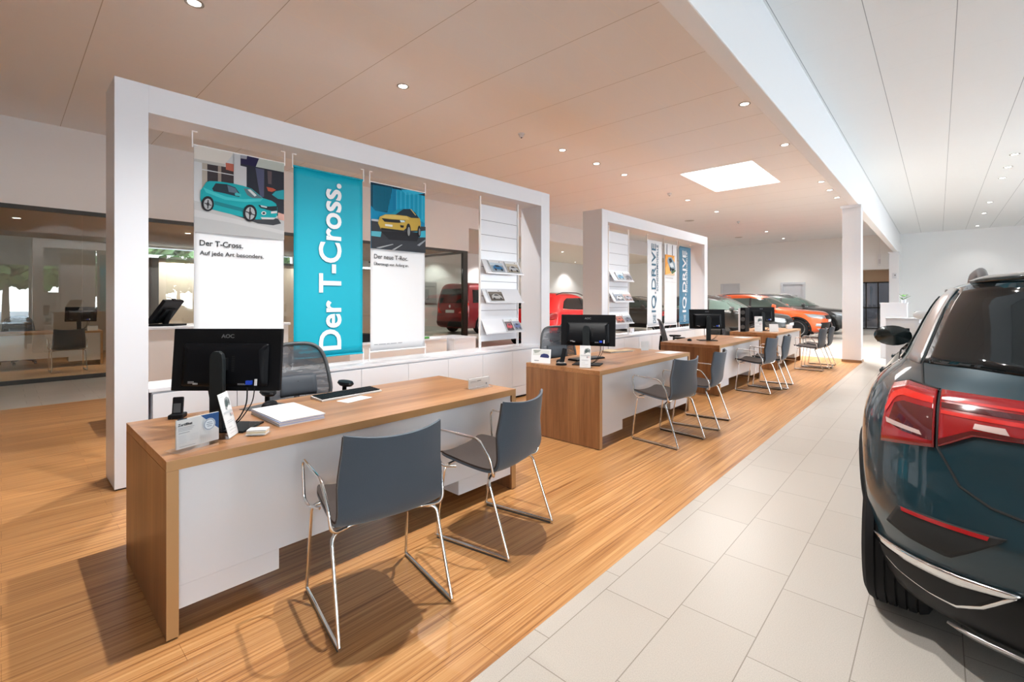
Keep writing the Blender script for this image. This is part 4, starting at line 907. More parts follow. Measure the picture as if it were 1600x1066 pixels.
O('shell', MB().lathe([(0.001, 0.0), (0.032, 0.0), (0.034, 0.01), (0.028, 0.026), (0.014, 0.035), (0.001, 0.037)], n=24), black_pl, t, smooth=50).scale = (1, 1.75, 1)
O('wheel', MB().cyl((-0.004, 0.025, 0.031), (0.004, 0.025, 0.031), 0.008), grey_pl, t)
t = thing('cordless_phone', 'black cordless phone standing in its cradle on the nearest desk', 'telephone', (-3.10, 0.655, D), R(60))
O('cradle', MB().box(-0.035, 0.035, -0.035, 0.045, 0, 0.025), black_pl, t, bevel=0.006); O('handset', MB().box(-0.025, 0.025, -0.014, 0.012, 0.012, 0.115), black_pl, t, rot=(R(-10), 0, 0), bevel=0.006)
O('keypad', MB().box(-0.017, 0.017, -0.0155, -0.0142, 0.03, 0.08), grey_pl, t, rot=(R(-10), 0, 0))
# small tent sign at the right end
t = thing('tent_sign', 'small white table sign at the right end of the nearest desk', 'table sign', (-2.525, 2.395, D), R(90))
O('holder', MB().box(-0.105, 0.105, -0.012, -0.006, 0, 0.078).box(-0.105, 0.105, 0.006, 0.012, 0, 0.078), acrylic, t); O('insert', MB().box(-0.1, 0.1, -0.004, 0.004, 0.004, 0.074), paper, t)
O('foot', MB().box(-0.105, 0.105, -0.05, 0.05, 0, 0.003), acrylic, t)
cardart('print', t, [(gr, bar(-0.085, -0.03, 0.052, 0.055)), (gr, bar(-0.085, 0.0, 0.045, 0.047)), (dk, bar(-0.02, 0.02, 0.052, 0.056)), ((0.2, 0.25, 0.3), ell(0.075, 0.025, 0.007, 0.007, 12))], -0.0043)
# desk 2 items
t = thing('flyer_holder', 'white flyer with a small blue car picture, left corner of the second desk', 'sign holder', (-3.04, 3.765, D), R(20))
O('card', MB().box(-0.105, 0.105, -0.001, 0.001, 0, 0.145), paper, t, rot=(R(-12), 0, 0))
c_ = cardart('print', t, [((0.58, 0.60, 0.58), bar(-0.09, 0.09, 0.08, 0.135)), ((0.30, 0.33, 0.30), [(-0.09, 0.135), (0.0, 0.135), (-0.03, 0.11), (-0.07, 0.1)]), ((0.02, 0.03, 0.12), [(-0.01, 0.06), (0.0, 0.09), (0.03, 0.10), (0.07, 0.095), (0.09, 0.075), (0.085, 0.055)]), ((0.4, 0.42, 0.44), bar(-0.07, -0.02, 0.02, 0.03))], -0.0013); c_.rotation_euler = (R(-12), 0, 0)
O('foot', MB().box(-0.105, 0.105, 0.0, 0.05, 0, 0.003), acrylic, t)
t = thing('headset_stand', 'black headset handset on a stand beside the price card, second desk', 'telephone', (-2.80, 3.80, D), R(40))
O('cradle', MB().lathe([(0.001, 0), (0.055, 0), (0.055, 0.012), (0.03, 0.028), (0.001, 0.03)]), black_pl, t, smooth=40); O('silver_ring', MB().lathe([(0.03, 0.026), (0.046, 0.022), (0.03, 0.03)]), alu, t)
O('handset', MB().box(-0.022, 0.022, -0.012, 0.012, 0.02, 0.17), black_pl, t, rot=(R(-6), R(12), 0), bevel=0.005)
t = thing('mouse', 'black computer mouse near the flyer on the second desk', 'mouse', (-2.93, 3.95, D), R(10)); O('shell', MB().lathe([(0.001, 0.0), (0.032, 0.0), (0.034, 0.01), (0.028, 0.026), (0.001, 0.037)], n=20), black_pl, t, smooth=50).scale = (1, 1.6, 1)
t = thing('keyboard', 'dark keyboard beside the monitor stand on the second desk', 'keyboard', (-2.86, 4.35, D), R(80))
O('case', MB().box(-0.22, 0.22, -0.07, 0.07, 0, 0.016), black_pl, t, bevel=0.003); k2 = MB()
for r_ in range(5):
    for c_ in range(18): k2.box(-0.21+c_*0.0236, -0.19+c_*0.0236, -0.06+r_*0.025, -0.039+r_*0.025, 0.016, 0.021)
O('keys', k2, grey_pl, t)
t = thing('folded_newspaper', 'folded brownish papers lying at the back of the second desk', 'newspaper', (-2.98, 5.25, D+0.001), R(75))
O('sheets', MB().grid(lambda a, b: ((a-0.5)*0.42, (b-0.5)*0.16, 0.020+0.012*math.sin(a*6)*b), 12, 5), mat('kraft_paper', (0.52, 0.40, 0.25), 0.7), t, solid=0.008); O('cover', MB().box(-0.2, 0.2, -0.07, 0.07, 0.0, 0.006), paper, t)
t = thing('tent_sign', 'clear tent sign at the right end of the second desk', 'table sign', (-2.80, 5.60, D), R(60))
O('holder', MB().box(-0.06, 0.06, -0.02, -0.012, 0, 0.125).box(-0.065, -0.058, -0.02, 0.03, 0, 0.125), acrylic, t); O('insert', MB().box(-0.055, 0.055, -0.010, -0.006, 0.003, 0.12), paper, t)
t = thing('magazine', 'open leaflet lying flat at the right end of the second desk', 'leaflet', (-2.47, 5.60, D), R(80)); O('page', MB().box(-0.15, 0, -0.1, 0.1, 0, 0.004), paper, t); O('page', MB().box(0.002, 0.15, -0.1, 0.1, 0, 0.004), mat('pale_print', (0.62, 0.62, 0.65), 0.6), t)
# desk 3 / 4 items
t = thing('magazine', 'open leaflet lying on the third desk', 'leaflet', (-2.52, 8.72, D), R(75)); O('page', MB().box(-0.15, 0, -0.1, 0.1, 0, 0.004), paper, t); O('page', MB().box(0.002, 0.15, -0.1, 0.1, 0, 0.004), mat('bluish_print', (0.40, 0.50, 0.62), 0.6), t)
t = thing('mouse', 'black computer mouse on the third desk', 'mouse', (-2.95, 7.45, D), R(10)); O('shell', MB().lathe([(0.001, 0.0), (0.032, 0.0), (0.034, 0.01), (0.028, 0.026), (0.001, 0.037)], n=20), black_pl, t, smooth=50).scale = (1, 1.6, 1)
t = thing('computer_tower', 'tall black tower with round fans standing at the near end of the last desk', 'computer', (-2.98, 10.46, D), R(0))
O('case', MB().box(-0.05, 0.05, -0.14, 0.14, 0, 0.50), black_pl, t, bevel=0.008)
for i, z in enumerate((0.10, 0.26, 0.40)): O('fan_ring', MB().lathe([(0.02, 0), (0.044, 0), (0.044, 0.006), (0.02, 0.006)], n=20, axis='y'), grey_pl, t, loc=(0, -0.148, z))
O('side_panel', MB().box(-0.085, -0.052, -0.14, 0.14, 0, 0.49), white_gloss, t)
price_card('tall white leaflet leaning beside the black tower on the last desk', (-2.74, 10.55, D), R(20), R(12)).scale = (1.4, 1.4, 1.5)
t = thing('tent_sign', 'white tent sign before the monitor of the last desk', 'table sign', (-2.50, 10.75, D), R(40)); O('insert', MB().box(-0.09, 0.09, -0.004, 0.004, 0, 0.16), paper, t, rot=(R(-8), 0, 0)); O('foot', MB().box(-0.09, 0.09, 0, 0.06, 0, 0.003), acrylic, t)
t = thing('tent_sign', 'small white sign at the far right end of the last desk', 'table sign', (-2.50, 12.05, D), R(70)); O('insert', MB().box(-0.09, 0.09, -0.02, 0.02, 0.003, 0.10), paper, t); O('foot', MB().box(-0.09, 0.09, -0.04, 0.04, 0, 0.003), acrylic, t)
# small items on the cabinet worktop behind
tag(O('door_handle_sample', MB().box(-0.03, 0.03, -0.04, 0.04, 0, 0.10), white_gloss, loc=(-4.2-0.4, 7.9+0.75, 0.712), bevel=0.004), 'tiny white box on the worktop under the far frame', 'box')
# ================================================================= CARS
def interp(tab, z):
    """smooth interpolation through table rows (z, ...)"""
    if z <= tab[0][0]: return tab[0][1:]
    if z >= tab[-1][0]: return tab[-1][1:]
    for i in range(len(tab)-1):
        if z <= tab[i+1][0]:
            a, b = tab[i], tab[i+1]; h = b[0]-a[0]; f = (z-a[0])/h; out = []
            for k in range(1, len(a)):
                def slope(j):
                    if j <= 0 or j >= len(tab)-1: jj = min(max(j, 0), len(tab)-2); return (tab[jj+1][k]-tab[jj][k])/(tab[jj+1][0]-tab[jj][0])
                    s0 = (tab[j][k]-tab[j-1][k])/(tab[j][0]-tab[j-1][0]); s1 = (tab[j+1][k]-tab[j][k])/(tab[j+1][0]-tab[j][0])
                    return 0 if s0*s1 <= 0 else 2*s0*s1/(s0+s1)
                m0, m1 = slope(i), slope(i+1)
                out.append((2*f**3-3*f*f+1)*a[k]+(f**3-2*f*f+f)*h*m0+(-2*f**3+3*f*f)*b[k]+(f**3-f*f)*h*m1)
            return out
class Car:
    """body as stacked plan outlines; local +y is forward, y = 0 at the rear bumper"""
    def __init__(s, tab, Lr=0.75, nr=3.2, Lf=1.1, nf=2.7): s.tab = tab; s.Lr = Lr; s.nr = nr; s.Lf = Lf; s.nf = nf
    def par(s, z):
        yr, yf, w = interp(s.tab, z); L = yf-yr; lr = min(s.Lr, 0.42*L); lf = min(s.Lf, 0.42*L); return yr, yf, w, lr, lf
    def outline(s, z, n1=16, n2=26):
        yr, yf, w, lr, lf = s.par(z); P = []
        for i in range(n1):
            t = (i/n1)*math.pi/2; P.append((w*math.sin(t)**(2/s.nr), yr+lr*(1-math.cos(t)**(2/s.nr))))
        for i in range(n2): P.append((w, yr+lr+(yf-lf-yr-lr)*i/n2))
        for i in range(n1+1):
            t = (1-i/n1)*math.pi/2; P.append((w*math.sin(t)**(2/s.nf) if i < n1 else 0, yf-lf*(1-math.cos(t)**(2/s.nf))))
        return P
    def body(s, z0, z1, n=64, holes=()):
        mb = MB(); rows = []
        for i in range(n+1):
            z = z0+(z1-z0)*i/n; P = s.outline(z); full = P+[(-x, y) for x, y in P[-2:0:-1]]; rows.append([(x, y, z) for x, y in full])
        k = len(rows[0]); vs = [p for r in rows for p in r]; fs = []
        for i in range(n):
            for j in range(k):
                a, b, c, d = rows[i][j], rows[i][(j+1) % k], rows[i+1][(j+1) % k], rows[i+1][j]
                cy_ = (a[1]+c[1])/2; cz = (a[2]+c[2])/2
                if any(abs(a[0]) > (q[3] if len(q) > 3 else 0.35) and math.hypot(cy_-q[0], cz-q[1]) < q[2] for q in holes): continue
                fs.append((i*k+j, i*k+(j+1) % k, (i+1)*k+(j+1) % k, (i+1)*k+j))
        c0 = len(vs); vs.append((0, sum(p[1] for p in rows[0])/k, z0)); c1 = len(vs); vs.append((0, sum(p[1] for p in rows[-1])/k, z1))
        for j in range(k): fs.append((c1, n*k+j, n*k+(j+1) % k)); fs.append((c0, (j+1) % k, j))
        return mb.add(vs, fs)
    def rear(s, x, z):
        yr, yf, w, lr, lf = s.par(z); q = min(1, abs(x)/w); return Vector((max(-w, min(w, x)), yr+lr*(1-(1-q**s.nr)**(1/s.nr)), z))
    def front(s, x, z):
        yr, yf, w, lr, lf = s.par(z); q = min(1, abs(x)/w); return Vector((max(-w, min(w, x)), yf-lf*(1-(1-q**s.nf)**(1/s.nf)), z))
    def side(s, y, z, sg=-1):
        yr, yf, w, lr, lf = s.par(z); x = w
        if y < yr+lr: q = min(1, max(0, (yr+lr-y)/lr)); x = w*(1-q**s.nr)**(1/s.nr)
        elif y > yf-lf: q = min(1, max(0, (y-yf+lf)/lf)); x = w*(1-q**s.nf)**(1/s.nf)
        return Vector((sg*x, y, z))
    def arc(s, h, z, sg=-1):
        """h metres round the rear from the centre line"""
        yr, yf, w, lr, lf = s.par(z); prev = Vector((0, yr)); d = 0; N = 60
        for i in range(1, N+1):
            t = i/N*math.pi/2; p = Vector((w*math.sin(t)**(2/s.nr), yr+lr*(1-math.cos(t)**(2/s.nr)))); e = (p-prev).length
            if d+e >= abs(h): q = prev+(p-prev)*((abs(h)-d)/e); return Vector((math.copysign(q.x, h)*(-sg) if False else (sg*q.x if h >= 0 else -sg*q.x), q.y, z))
            d += e; prev = p
        return Vector(((sg if h >= 0 else -sg)*w, prev.y+abs(h)-d, z))
    def patch(s, fn, low, up, off=0.004, nv=6, nu=20, mb=None, **k):
        """surface patch between two polylines (h, z) on the body"""
        def res(pl, u):
            L = [0]
            for a, b in zip(pl[:-1], pl[1:]): L.append(L[-1]+math.hypot(b[0]-a[0], b[1]-a[1])+1e-9)
            t = u*L[-1]
            for i in range(len(pl)-1):
                if t <= L[i+1]+1e-9: f = (t-L[i])/(L[i+1]-L[i]); return (pl[i][0]+(pl[i+1][0]-pl[i][0])*f, pl[i][1]+(pl[i+1][1]-pl[i][1])*f)
            return pl[-1]
        def g(u, v):
            a, b = res(low, u), res(up, u); h, z = a[0]+(b[0]-a[0])*v, a[1]+(b[1]-a[1])*v; e = 0.006
            p = fn(h, z, **k); du = fn(h+e, z, **k)-fn(h-e, z, **k); dv = fn(h, z+e, **k)-fn(h, z-e, **k); n = du.cross(dv)
            if n.length < 1e-12: n = Vector((p.x, 0, 0))
            n.normalize(); c = Vector((0, (s.tab[4][1]+s.tab[4][2])/2, 0.6))
            if n.dot(p-c) < 0: n = -n
            return p+n*off
        return (mb or MB()).grid(g, nu, nv)
    def seam(s, fn, pts, r=0.003, off=0.0, n=24, **k):
        P = []
        for a, b in zip(pts[:-1], pts[1:]):
            m = max(2, int(n*math.hypot(b[0]-a[0], b[1]-a[1])/0.8))
            for i in range(m): P.append(fn(a[0]+(b[0]-a[0])*i/m, a[1]+(b[1]-a[1])*i/m, **k))
        P.append(fn(*pts[-1], **k)); return MB().tube(P, r, 6)
def paint(name, col, flake=0.3): return mat(name, col, 0.42, 0.15, 1.0, spec=0.3)
def tinted(name, c): 
    m = mat(name, c, 0.04, 0.0, 0.0); return m
glass_dk = tinted('dark_car_glass', (0.006, 0.008, 0.009)); glass_gr = tinted('green_car_glass', (0.06, 0.085, 0.075))
clad = mat('black_cladding', (0.010, 0.0095, 0.0095), 0.5, spec=0.2)
redlens = mat('red_lens', (0.26, 0.003, 0.005), 0.2, 0, 0.5); redbright = mat('red_lens_bright', (0.60, 0.012, 0.008), 0.15, 0, 1.0, emit=(1, 0.02, 0.01), es=0.0)
darkred = mat('dark_red_lens', (0.07, 0.003, 0.005), 0.1, 0, 1.0)
reflm = mat('clear_reflector', (0.60, 0.45, 0.42), 0.3, 0.4); satin = mat('satin_silver', (0.62, 0.60, 0.60), 0.28, 0.9)
head_m = mat('headlamp_glass', (0.45, 0.48, 0.50), 0.08, 0.6, 1.0)
rim_m = mat('alloy_rim', (0.35, 0.36, 0.38), 0.25, 1.0)
SUV = [(0.19, 0.34, 3.90, 0.74), (0.25, 0.20, 4.06, 0.82), (0.32, 0.09, 4.14, 0.870), (0.42, 0.03, 4.19, 0.892), (0.55, 0.0, 4.215, 0.903), (0.66, 0.02, 4.22, 0.908), (0.76, 0.055, 4.20, 0.910), (0.85, 0.075, 4.14, 0.908), (0.92, 0.10, 4.02, 0.90), (0.97, 0.125, 3.62, 0.893), (1.01, 0.15, 3.24, 0.882), (1.05, 0.185, 3.07, 0.862), (1.09, 0.225, 2.98, 0.838), (1.2, 0.315, 2.79, 0.79), (1.3, 0.40, 2.62, 0.745), (1.40, 0.49, 2.42, 0.695), (1.45, 0.52, 2.28, 0.662), (1.49, 0.50, 2.12, 0.61), (1.52, 0.55, 1.95, 0.53), (1.54, 0.66, 1.80, 0.42), (1.553, 0.85, 1.6, 0.25), (1.556, 1.15, 1.35, 0.06)]
HERO = [(0.17, 0.22, 3.90, 0.80), (0.20, 0.13, 4.02, 0.845), (0.25, 0.085, 4.06, 0.868), (0.32, 0.05, 4.14, 0.882), (0.42, 0.025, 4.19, 0.892), (0.55, 0.0, 4.215, 0.903), (0.66, 0.02, 4.22, 0.908), (0.76, 0.055, 4.20, 0.910), (0.85, 0.075, 4.14, 0.905), (0.92, 0.10, 4.02, 0.890), (0.97, 0.125, 3.62, 0.875), (1.01, 0.15, 3.24, 0.852), (1.05, 0.185, 3.07, 0.815), (1.09, 0.225, 2.98, 0.775), (1.2, 0.315, 2.79, 0.725), (1.3, 0.40, 2.62, 0.685), (1.38, 0.47, 2.42, 0.645), (1.42, 0.50, 2.28, 0.612), (1.45, 0.48, 2.12, 0.57), (1.475, 0.53, 1.95, 0.49), (1.492, 0.66, 1.80, 0.39), (1.503, 0.85, 1.6, 0.23), (1.506, 1.15, 1.35, 0.06)]
def make_wheel(parent, x, y, r=0.335, w=0.225, rr=0.245):
    """tyre with tread ribs, alloy rim with five double spokes"""
    sg = 1 if x > 0 else -1
    prof = [(r-0.09, -w/2+0.005), (r-0.04, -w/2-0.003), (r-0.012, -w/2+0.012), (r, -w/2+0.04)]
    for k in range(5):
        a = -w/2+0.045+k*(w-0.09)/4; prof += [(r, a-0.004), (r-0.008, a-0.003), (r-0.008, a+0.003), (r, a+0.004)]
    prof += [(r, w/2-0.04), (r-0.012, w/2-0.012), (r-0.04, w/2+0.003), (r-0.09, w/2-0.005)]
    wh = O('wheel', MB().lathe(prof, n=40, axis='x'), rubber, parent, loc=(x, y, r), smooth=35)
    rim = MB().lathe([(rr-0.035, sg*(w/2-0.10)), (rr-0.01, sg*(w/2-0.012)), (rr+0.005, sg*(w/2-0.004)), (rr-0.02, sg*(w/2-0.002)), (rr-0.04, sg*(w/2-0.10))], n=36, axis='x')
    rim.lathe([(0.001, sg*(w/2-0.04)), (0.055, sg*(w/2-0.035)), (0.05, sg*(w/2-0.02)), (0.001, sg*(w/2-0.015))], n=20, axis='x')
    for k in range(5):
        for d in (-0.13, 0.13):
            a = 2*math.pi*k/5; c0, s0_ = math.cos(a), math.sin(a); c1, s1 = math.cos(a+d), math.sin(a+d)
            rim.tube([(sg*(w/2-0.03), 0.045*c0, 0.045*s0_), (sg*(w/2-0.018), (rr-0.02)*c1, (rr-0.02)*s1)], [0.018, 0.013], 6)
    O('rim', rim, rim_m, wh, smooth=40)
    O('brake_disc', MB().lathe([(0.001, 0), (0.15, 0), (0.15, 0.02*sg), (0.001, 0.02*sg)], n=24, axis='x'), mat('brake_steel', (0.10, 0.10, 0.10), 0.4, 0.8), wh)
    return wh
def arch(c, parent, y, z, r, sg, m):
    mb = MB(); N = 26; vs = []
    for i in range(N+1):
        a = R(-18)+(R(216))*i/N
        for q, o in ((r-0.015, -0.03), (r-0.015, 0.008), (r+0.035, 0.010), (r+0.05, -0.006)):
            yy, zz = y+q*math.cos(a), max(0.20, z+q*math.sin(a)); p = c.side(yy, max(0.25, zz), sg); vs.append((p.x+sg*o, yy, zz))
    fs = [(i*4+j, i*4+j+1, (i+1)*4+j+1, (i+1)*4+j) for i in range(N) for j in range(3)]
    O('wheel_arch', mb.add(vs, fs), m, parent, smooth=40)
def make_car(label, col, loc, rz, tab=SUV, glass=None, kind='suv', plate=False, scale=1.0, rails=True, body_rough=None, group='parked showroom cars', hero=False):
    glass = glass or glass_dk
    c = Car(tab, Lr=0.78 if hero else 0.6, nr=2.9 if hero else 3.2)
    t = thing('car', label, 'car', loc, rz, group); pm = paint('car_paint_%02x%02x%02x' % tuple(int(v*255) for v in col), col)
    L = 4.22 if kind == 'suv' else tab[5][2]; ya, yb_ = 0.80, L-0.83; yw = 0.67 if hero else ya; zt = tab[-1][0]
    O('body', c.body(tab[0][0], zt, 72, [(ya, 0.335, 0.375), (yb_, 0.335, 0.375)]+([(0.62, 0.10, 0.285, 0.765)] if hero else [])), pm, t, smooth=60)
    O('underbody', MB().box(-0.62, 0.62, 0.35, L-0.4, 0.20, 0.5).box(-0.8, 0.8, 1.25, L-1.3, 0.2, 0.4), clad, t)
    xw = 0.765 if hero else 0.775
    for x in (-xw, xw):
        for y in (yw, yb_): make_wheel(t, x, y)
    liner = MB()
    for x in (-1, 1):
        for y in (ya, yb_): liner.box(x*0.60-0.02, x*0.60+0.02, y-0.42, y+0.42, 0.22, 0.78)
    O('wheel_well', liner, seam_m, t)
    bt = 1.06                                         # belt height
    zz = zt/1.556
    for sg in (-1, 1):
        arch(c, t, ya, 0.335, 0.375, sg, clad); arch(c, t, yb_, 0.335, 0.375, sg, clad)
        O('sill_cladding', c.patch(c.side, [(ya+0.36, 0.22), (yb_-0.36, 0.22)], [(ya+0.40, 0.40), (yb_-0.40, 0.38)], 0.008, sg=sg), clad, t, smooth=True, solid=0.01)
        ft = interp(tab, 1.30*zz)[1]
        g0 = 0.80 if not hero else 0.86
        O('side_window', c.patch(c.side, [(g0-0.02, 1.10), (1.1, 1.075), (1.95, 1.055), (interp(tab, 1.07)[1]-0.22, 1.045)], [(g0+0.16, 1.30*zz+(0.06 if hero else 0)), (1.15, 1.385*zz+(0.06 if hero else 0)), (1.9, 1.395*zz+(0.05 if hero else 0)), (ft-0.22, 1.34*zz+(0.03 if hero else 0))], 0.004, 8, 26, sg=sg), glass, t, smooth=True, solid=0.004)
        O('window_pillar', c.patch(c.side, [(1.86, 1.055), (1.94, 1.055)], [(1.84, 1.39*zz), (1.90, 1.39*zz)], 0.0075, 4, 4, sg=sg), clad, t, solid=0.004)
        O('chrome_strip', c.seam(c.side, [(g0-0.02, 1.085), (1.95, 1.042), (interp(tab, 1.07)[1]-0.20, 1.035)], 0.006, sg=sg), chrome, t, smooth=True)
        O('door_seam', c.seam(c.side, [(1.90, 1.04), (1.92, 0.7), (1.90, 0.40)], 0.003, sg=sg), seam_m, t)
        O('door_seam', c.seam(c.side, [(2.95, 1.0), (3.0, 0.75), (2.92, 0.40)], 0.003, sg=sg), seam_m, t)
        O('door_seam', c.seam(c.side, [(0.98, 1.05), (1.06, 0.85), (1.22, 0.66), (1.30, 0.42)], 0.003, sg=sg), seam_m, t)
        for yy in (1.78, 2.80):
            p = c.side(yy, 0.93, sg); O('door_handle', MB().box(p.x-0.012 if sg < 0 else p.x-0.012, p.x+0.012+0.0, yy-0.10, yy+0.02, 0.915, 0.945).box(min(p.x, p.x+sg*0.028), max(p.x, p.x+sg*0.028), yy-0.10, yy+0.02, 0.918, 0.942), pm, t, bevel=0.006)
        # mirror
        my = interp(tab, 1.06)[1]-0.42; p = c.side(my, 1.04, sg)
        m = MB().lathe([(0.001, -0.085), (0.055, -0.075), (0.078, -0.02), (0.080, 0.02), (0.062, 0.035), (0.001, 0.040)], n=20, axis='y')
        mr = O('mirror', m, pm if not hero else mat('petrol_black', (0.004, 0.012, 0.014), 0.2, 0.2, 1.0), t, loc=(p.x+sg*0.150, my+0.06, 1.10), rot=(R(180), 0, 0), smooth=50); mr.scale = (1.50, 1.0, 1.0)
        O('mirror_glass', MB().box(-0.068, 0.068, -0.043, -0.041, -0.058, 0.058), glass_dk, mr, bevel=0.02)
        O('mirror_arm', MB().tube([(p.x-sg*0.02, my+0.05, 1.045), (p.x+sg*0.06, my+0.06, 1.075), (p.x+sg*0.12, my+0.06, 1.09)], [0.03, 0.022, 0.03], 8), clad, t, smooth=60)
        if rails:
            z_ = 1.455*zz; q = [c.side(0.92, z_, sg), c.side(1.4, z_+0.012, sg), c.side(2.1, z_-0.005, sg)]
            P = []
            for i in range(17):
                f = i/16; yy = 0.78+f*1.42; zb = (1.475+0.012*math.sin(f*math.pi))*zz; w_ = interp(tab, 1.465*zz)[2]
                P.append((sg*(w_-0.045-(0.10 if hero else 0)), yy+(0.25 if hero else 0), zb+(0.085 if hero else 0.058)*min(1, 4.5*f, 4.5*(1-f))**0.7+(0.012 if hero else 0)))
            O('roof_rail', MB().tube(P, 0.0165 if not hero else 0.021, 10), mat('rail_grey', (0.10, 0.10, 0.11), 0.35, 0.7), t, smooth=60)
    # front
    O('windscreen', c.patch(c.front, [(-0.66, 1.075), (0, 1.045), (0.66, 1.075)], [(-0.56, 1.40*zz), (0, 1.43*zz), (0.56, 1.40*zz)], 0.004, 10, 20), glass_gr if kind != 'van' else glass, t, smooth=True, solid=0.004)
    O('bonnet_seam', c.seam(c.front, [(-0.74, 0.975), (-0.62, 0.93), (-0.35, 0.862), (0, 0.855), (0.35, 0.862), (0.62, 0.93), (0.74, 0.975)], 0.003), seam_m, t)
    gl = O('grille', c.patch(c.front, [(-0.40, 0.68), (0, 0.665), (0.40, 0.68)], [(-0.42, 0.80), (0, 0.81), (0.42, 0.80)], 0.006, 6, 20), clad, t, smooth=True, solid=0.006)
    for z_ in (0.705, 0.74, 0.775): O('grille_bar', c.seam(c.front, [(-0.40, z_), (0.40, z_)], 0.006), chrome, gl, smooth=True)
    for sg in (-1, 1):
        O('headlamp', c.patch(c.front, [(sg*0.44, 0.69), (sg*0.70, 0.70), (sg*0.83, 0.74)], [(sg*0.45, 0.80), (sg*0.70, 0.835), (sg*0.855, 0.855)], 0.008, 6, 14), head_m, t, smooth=True, solid=0.008)
        O('fog_lamp', c.patch(c.front, [(sg*0.58, 0.42), (sg*0.72, 0.44)], [(sg*0.58, 0.52), (sg*0.72, 0.53)], 0.008, 4, 6), head_m, t, smooth=True, solid=0.006)
    O('lower_grille', c.patch(c.front, [(-0.55, 0.36), (0.55, 0.36)], [(-0.62, 0.56), (0.62, 0.56)], 0.005, 6, 20), clad, t, smooth=True, solid=0.006)
    O('skid_plate', c.patch(c.front, [(-0.5, 0.27), (0.5, 0.27)], [(-0.66, 0.35), (0.66, 0.35)], 0.008, 4, 20), satin, t, smooth=True, solid=0.006)
    O('number_plate', c.patch(c.front, [(-0.26, 0.58), (0.26, 0.58)], [(-0.26, 0.665), (0.26, 0.665)], 0.016, 2, 8), paper, t, solid=0.006)
    # rear
    if not hero:
        O('rear_window', c.patch(c.rear, [(-0.62, 1.09), (0.62, 1.09)], [(-0.52, 1.40*zz), (0.52, 1.40*zz)], 0.004, 8, 16), glass, t, smooth=True, solid=0.004)
        for sg in (-1, 1): O('tail_lamp', c.patch(c.arc, [(0.45, 0.82), (0.86, 0.80), (1.02, 0.82)], [(0.45, 0.97), (0.86, 0.99), (1.02, 0.96)], 0.006, 6, 16, sg=sg), redlens, t, smooth=True, solid=0.006)
        O('rear_bumper', c.patch(c.arc, [(-0.98, 0.24), (0.98, 0.24)], [(-1.0, 0.46), (1.0, 0.46)], 0.006, 4, 30), clad, t, smooth=True, solid=0.006)
        O('number_plate', c.patch(c.rear, [(-0.26, 0.60), (0.26, 0.60)], [(-0.26, 0.70), (0.26, 0.70)], 0.012, 2, 8), paper, t, solid=0.006)
    return t, c, pm

# ---- the petrol blue car in the foreground (seen from its rear left corner)
PETROL = (0.006, 0.050, 0.072)
hero, hc, hp = make_car('dark petrol blue SUV seen from its rear corner at the right edge', (0.003, 0.026, 0.038), (0.635, 2.13, 0), 0, tab=HERO, hero=True, group='parked showroom cars')
def HO(name, mbx, m, label=None, **k): return O(name, mbx, m, hero, label=label, **k)
HO('rear_window', hc.patch(hc.arc, [(-0.775, 1.115), (-0.56, 1.12), (0, 1.09), (0.56, 1.12), (0.775, 1.115)], [(-0.70, 1.437), (-0.41, 1.462), (0, 1.472), (0.41, 1.462), (0.70, 1.437)], 0.004, 10, 36), glass_dk, smooth=True, solid=0.004)
HO('spoiler', hc.patch(hc.arc, [(-0.64, 1.447), (0, 1.474), (0.64, 1.447)], [(-0.58, 1.466), (0, 1.490), (0.58, 1.466)], 0.022, 4, 30), mat('petrol_black', (0.004, 0.012, 0.014), 0.2, 0.2, 1.0), smooth=True, solid=0.02)
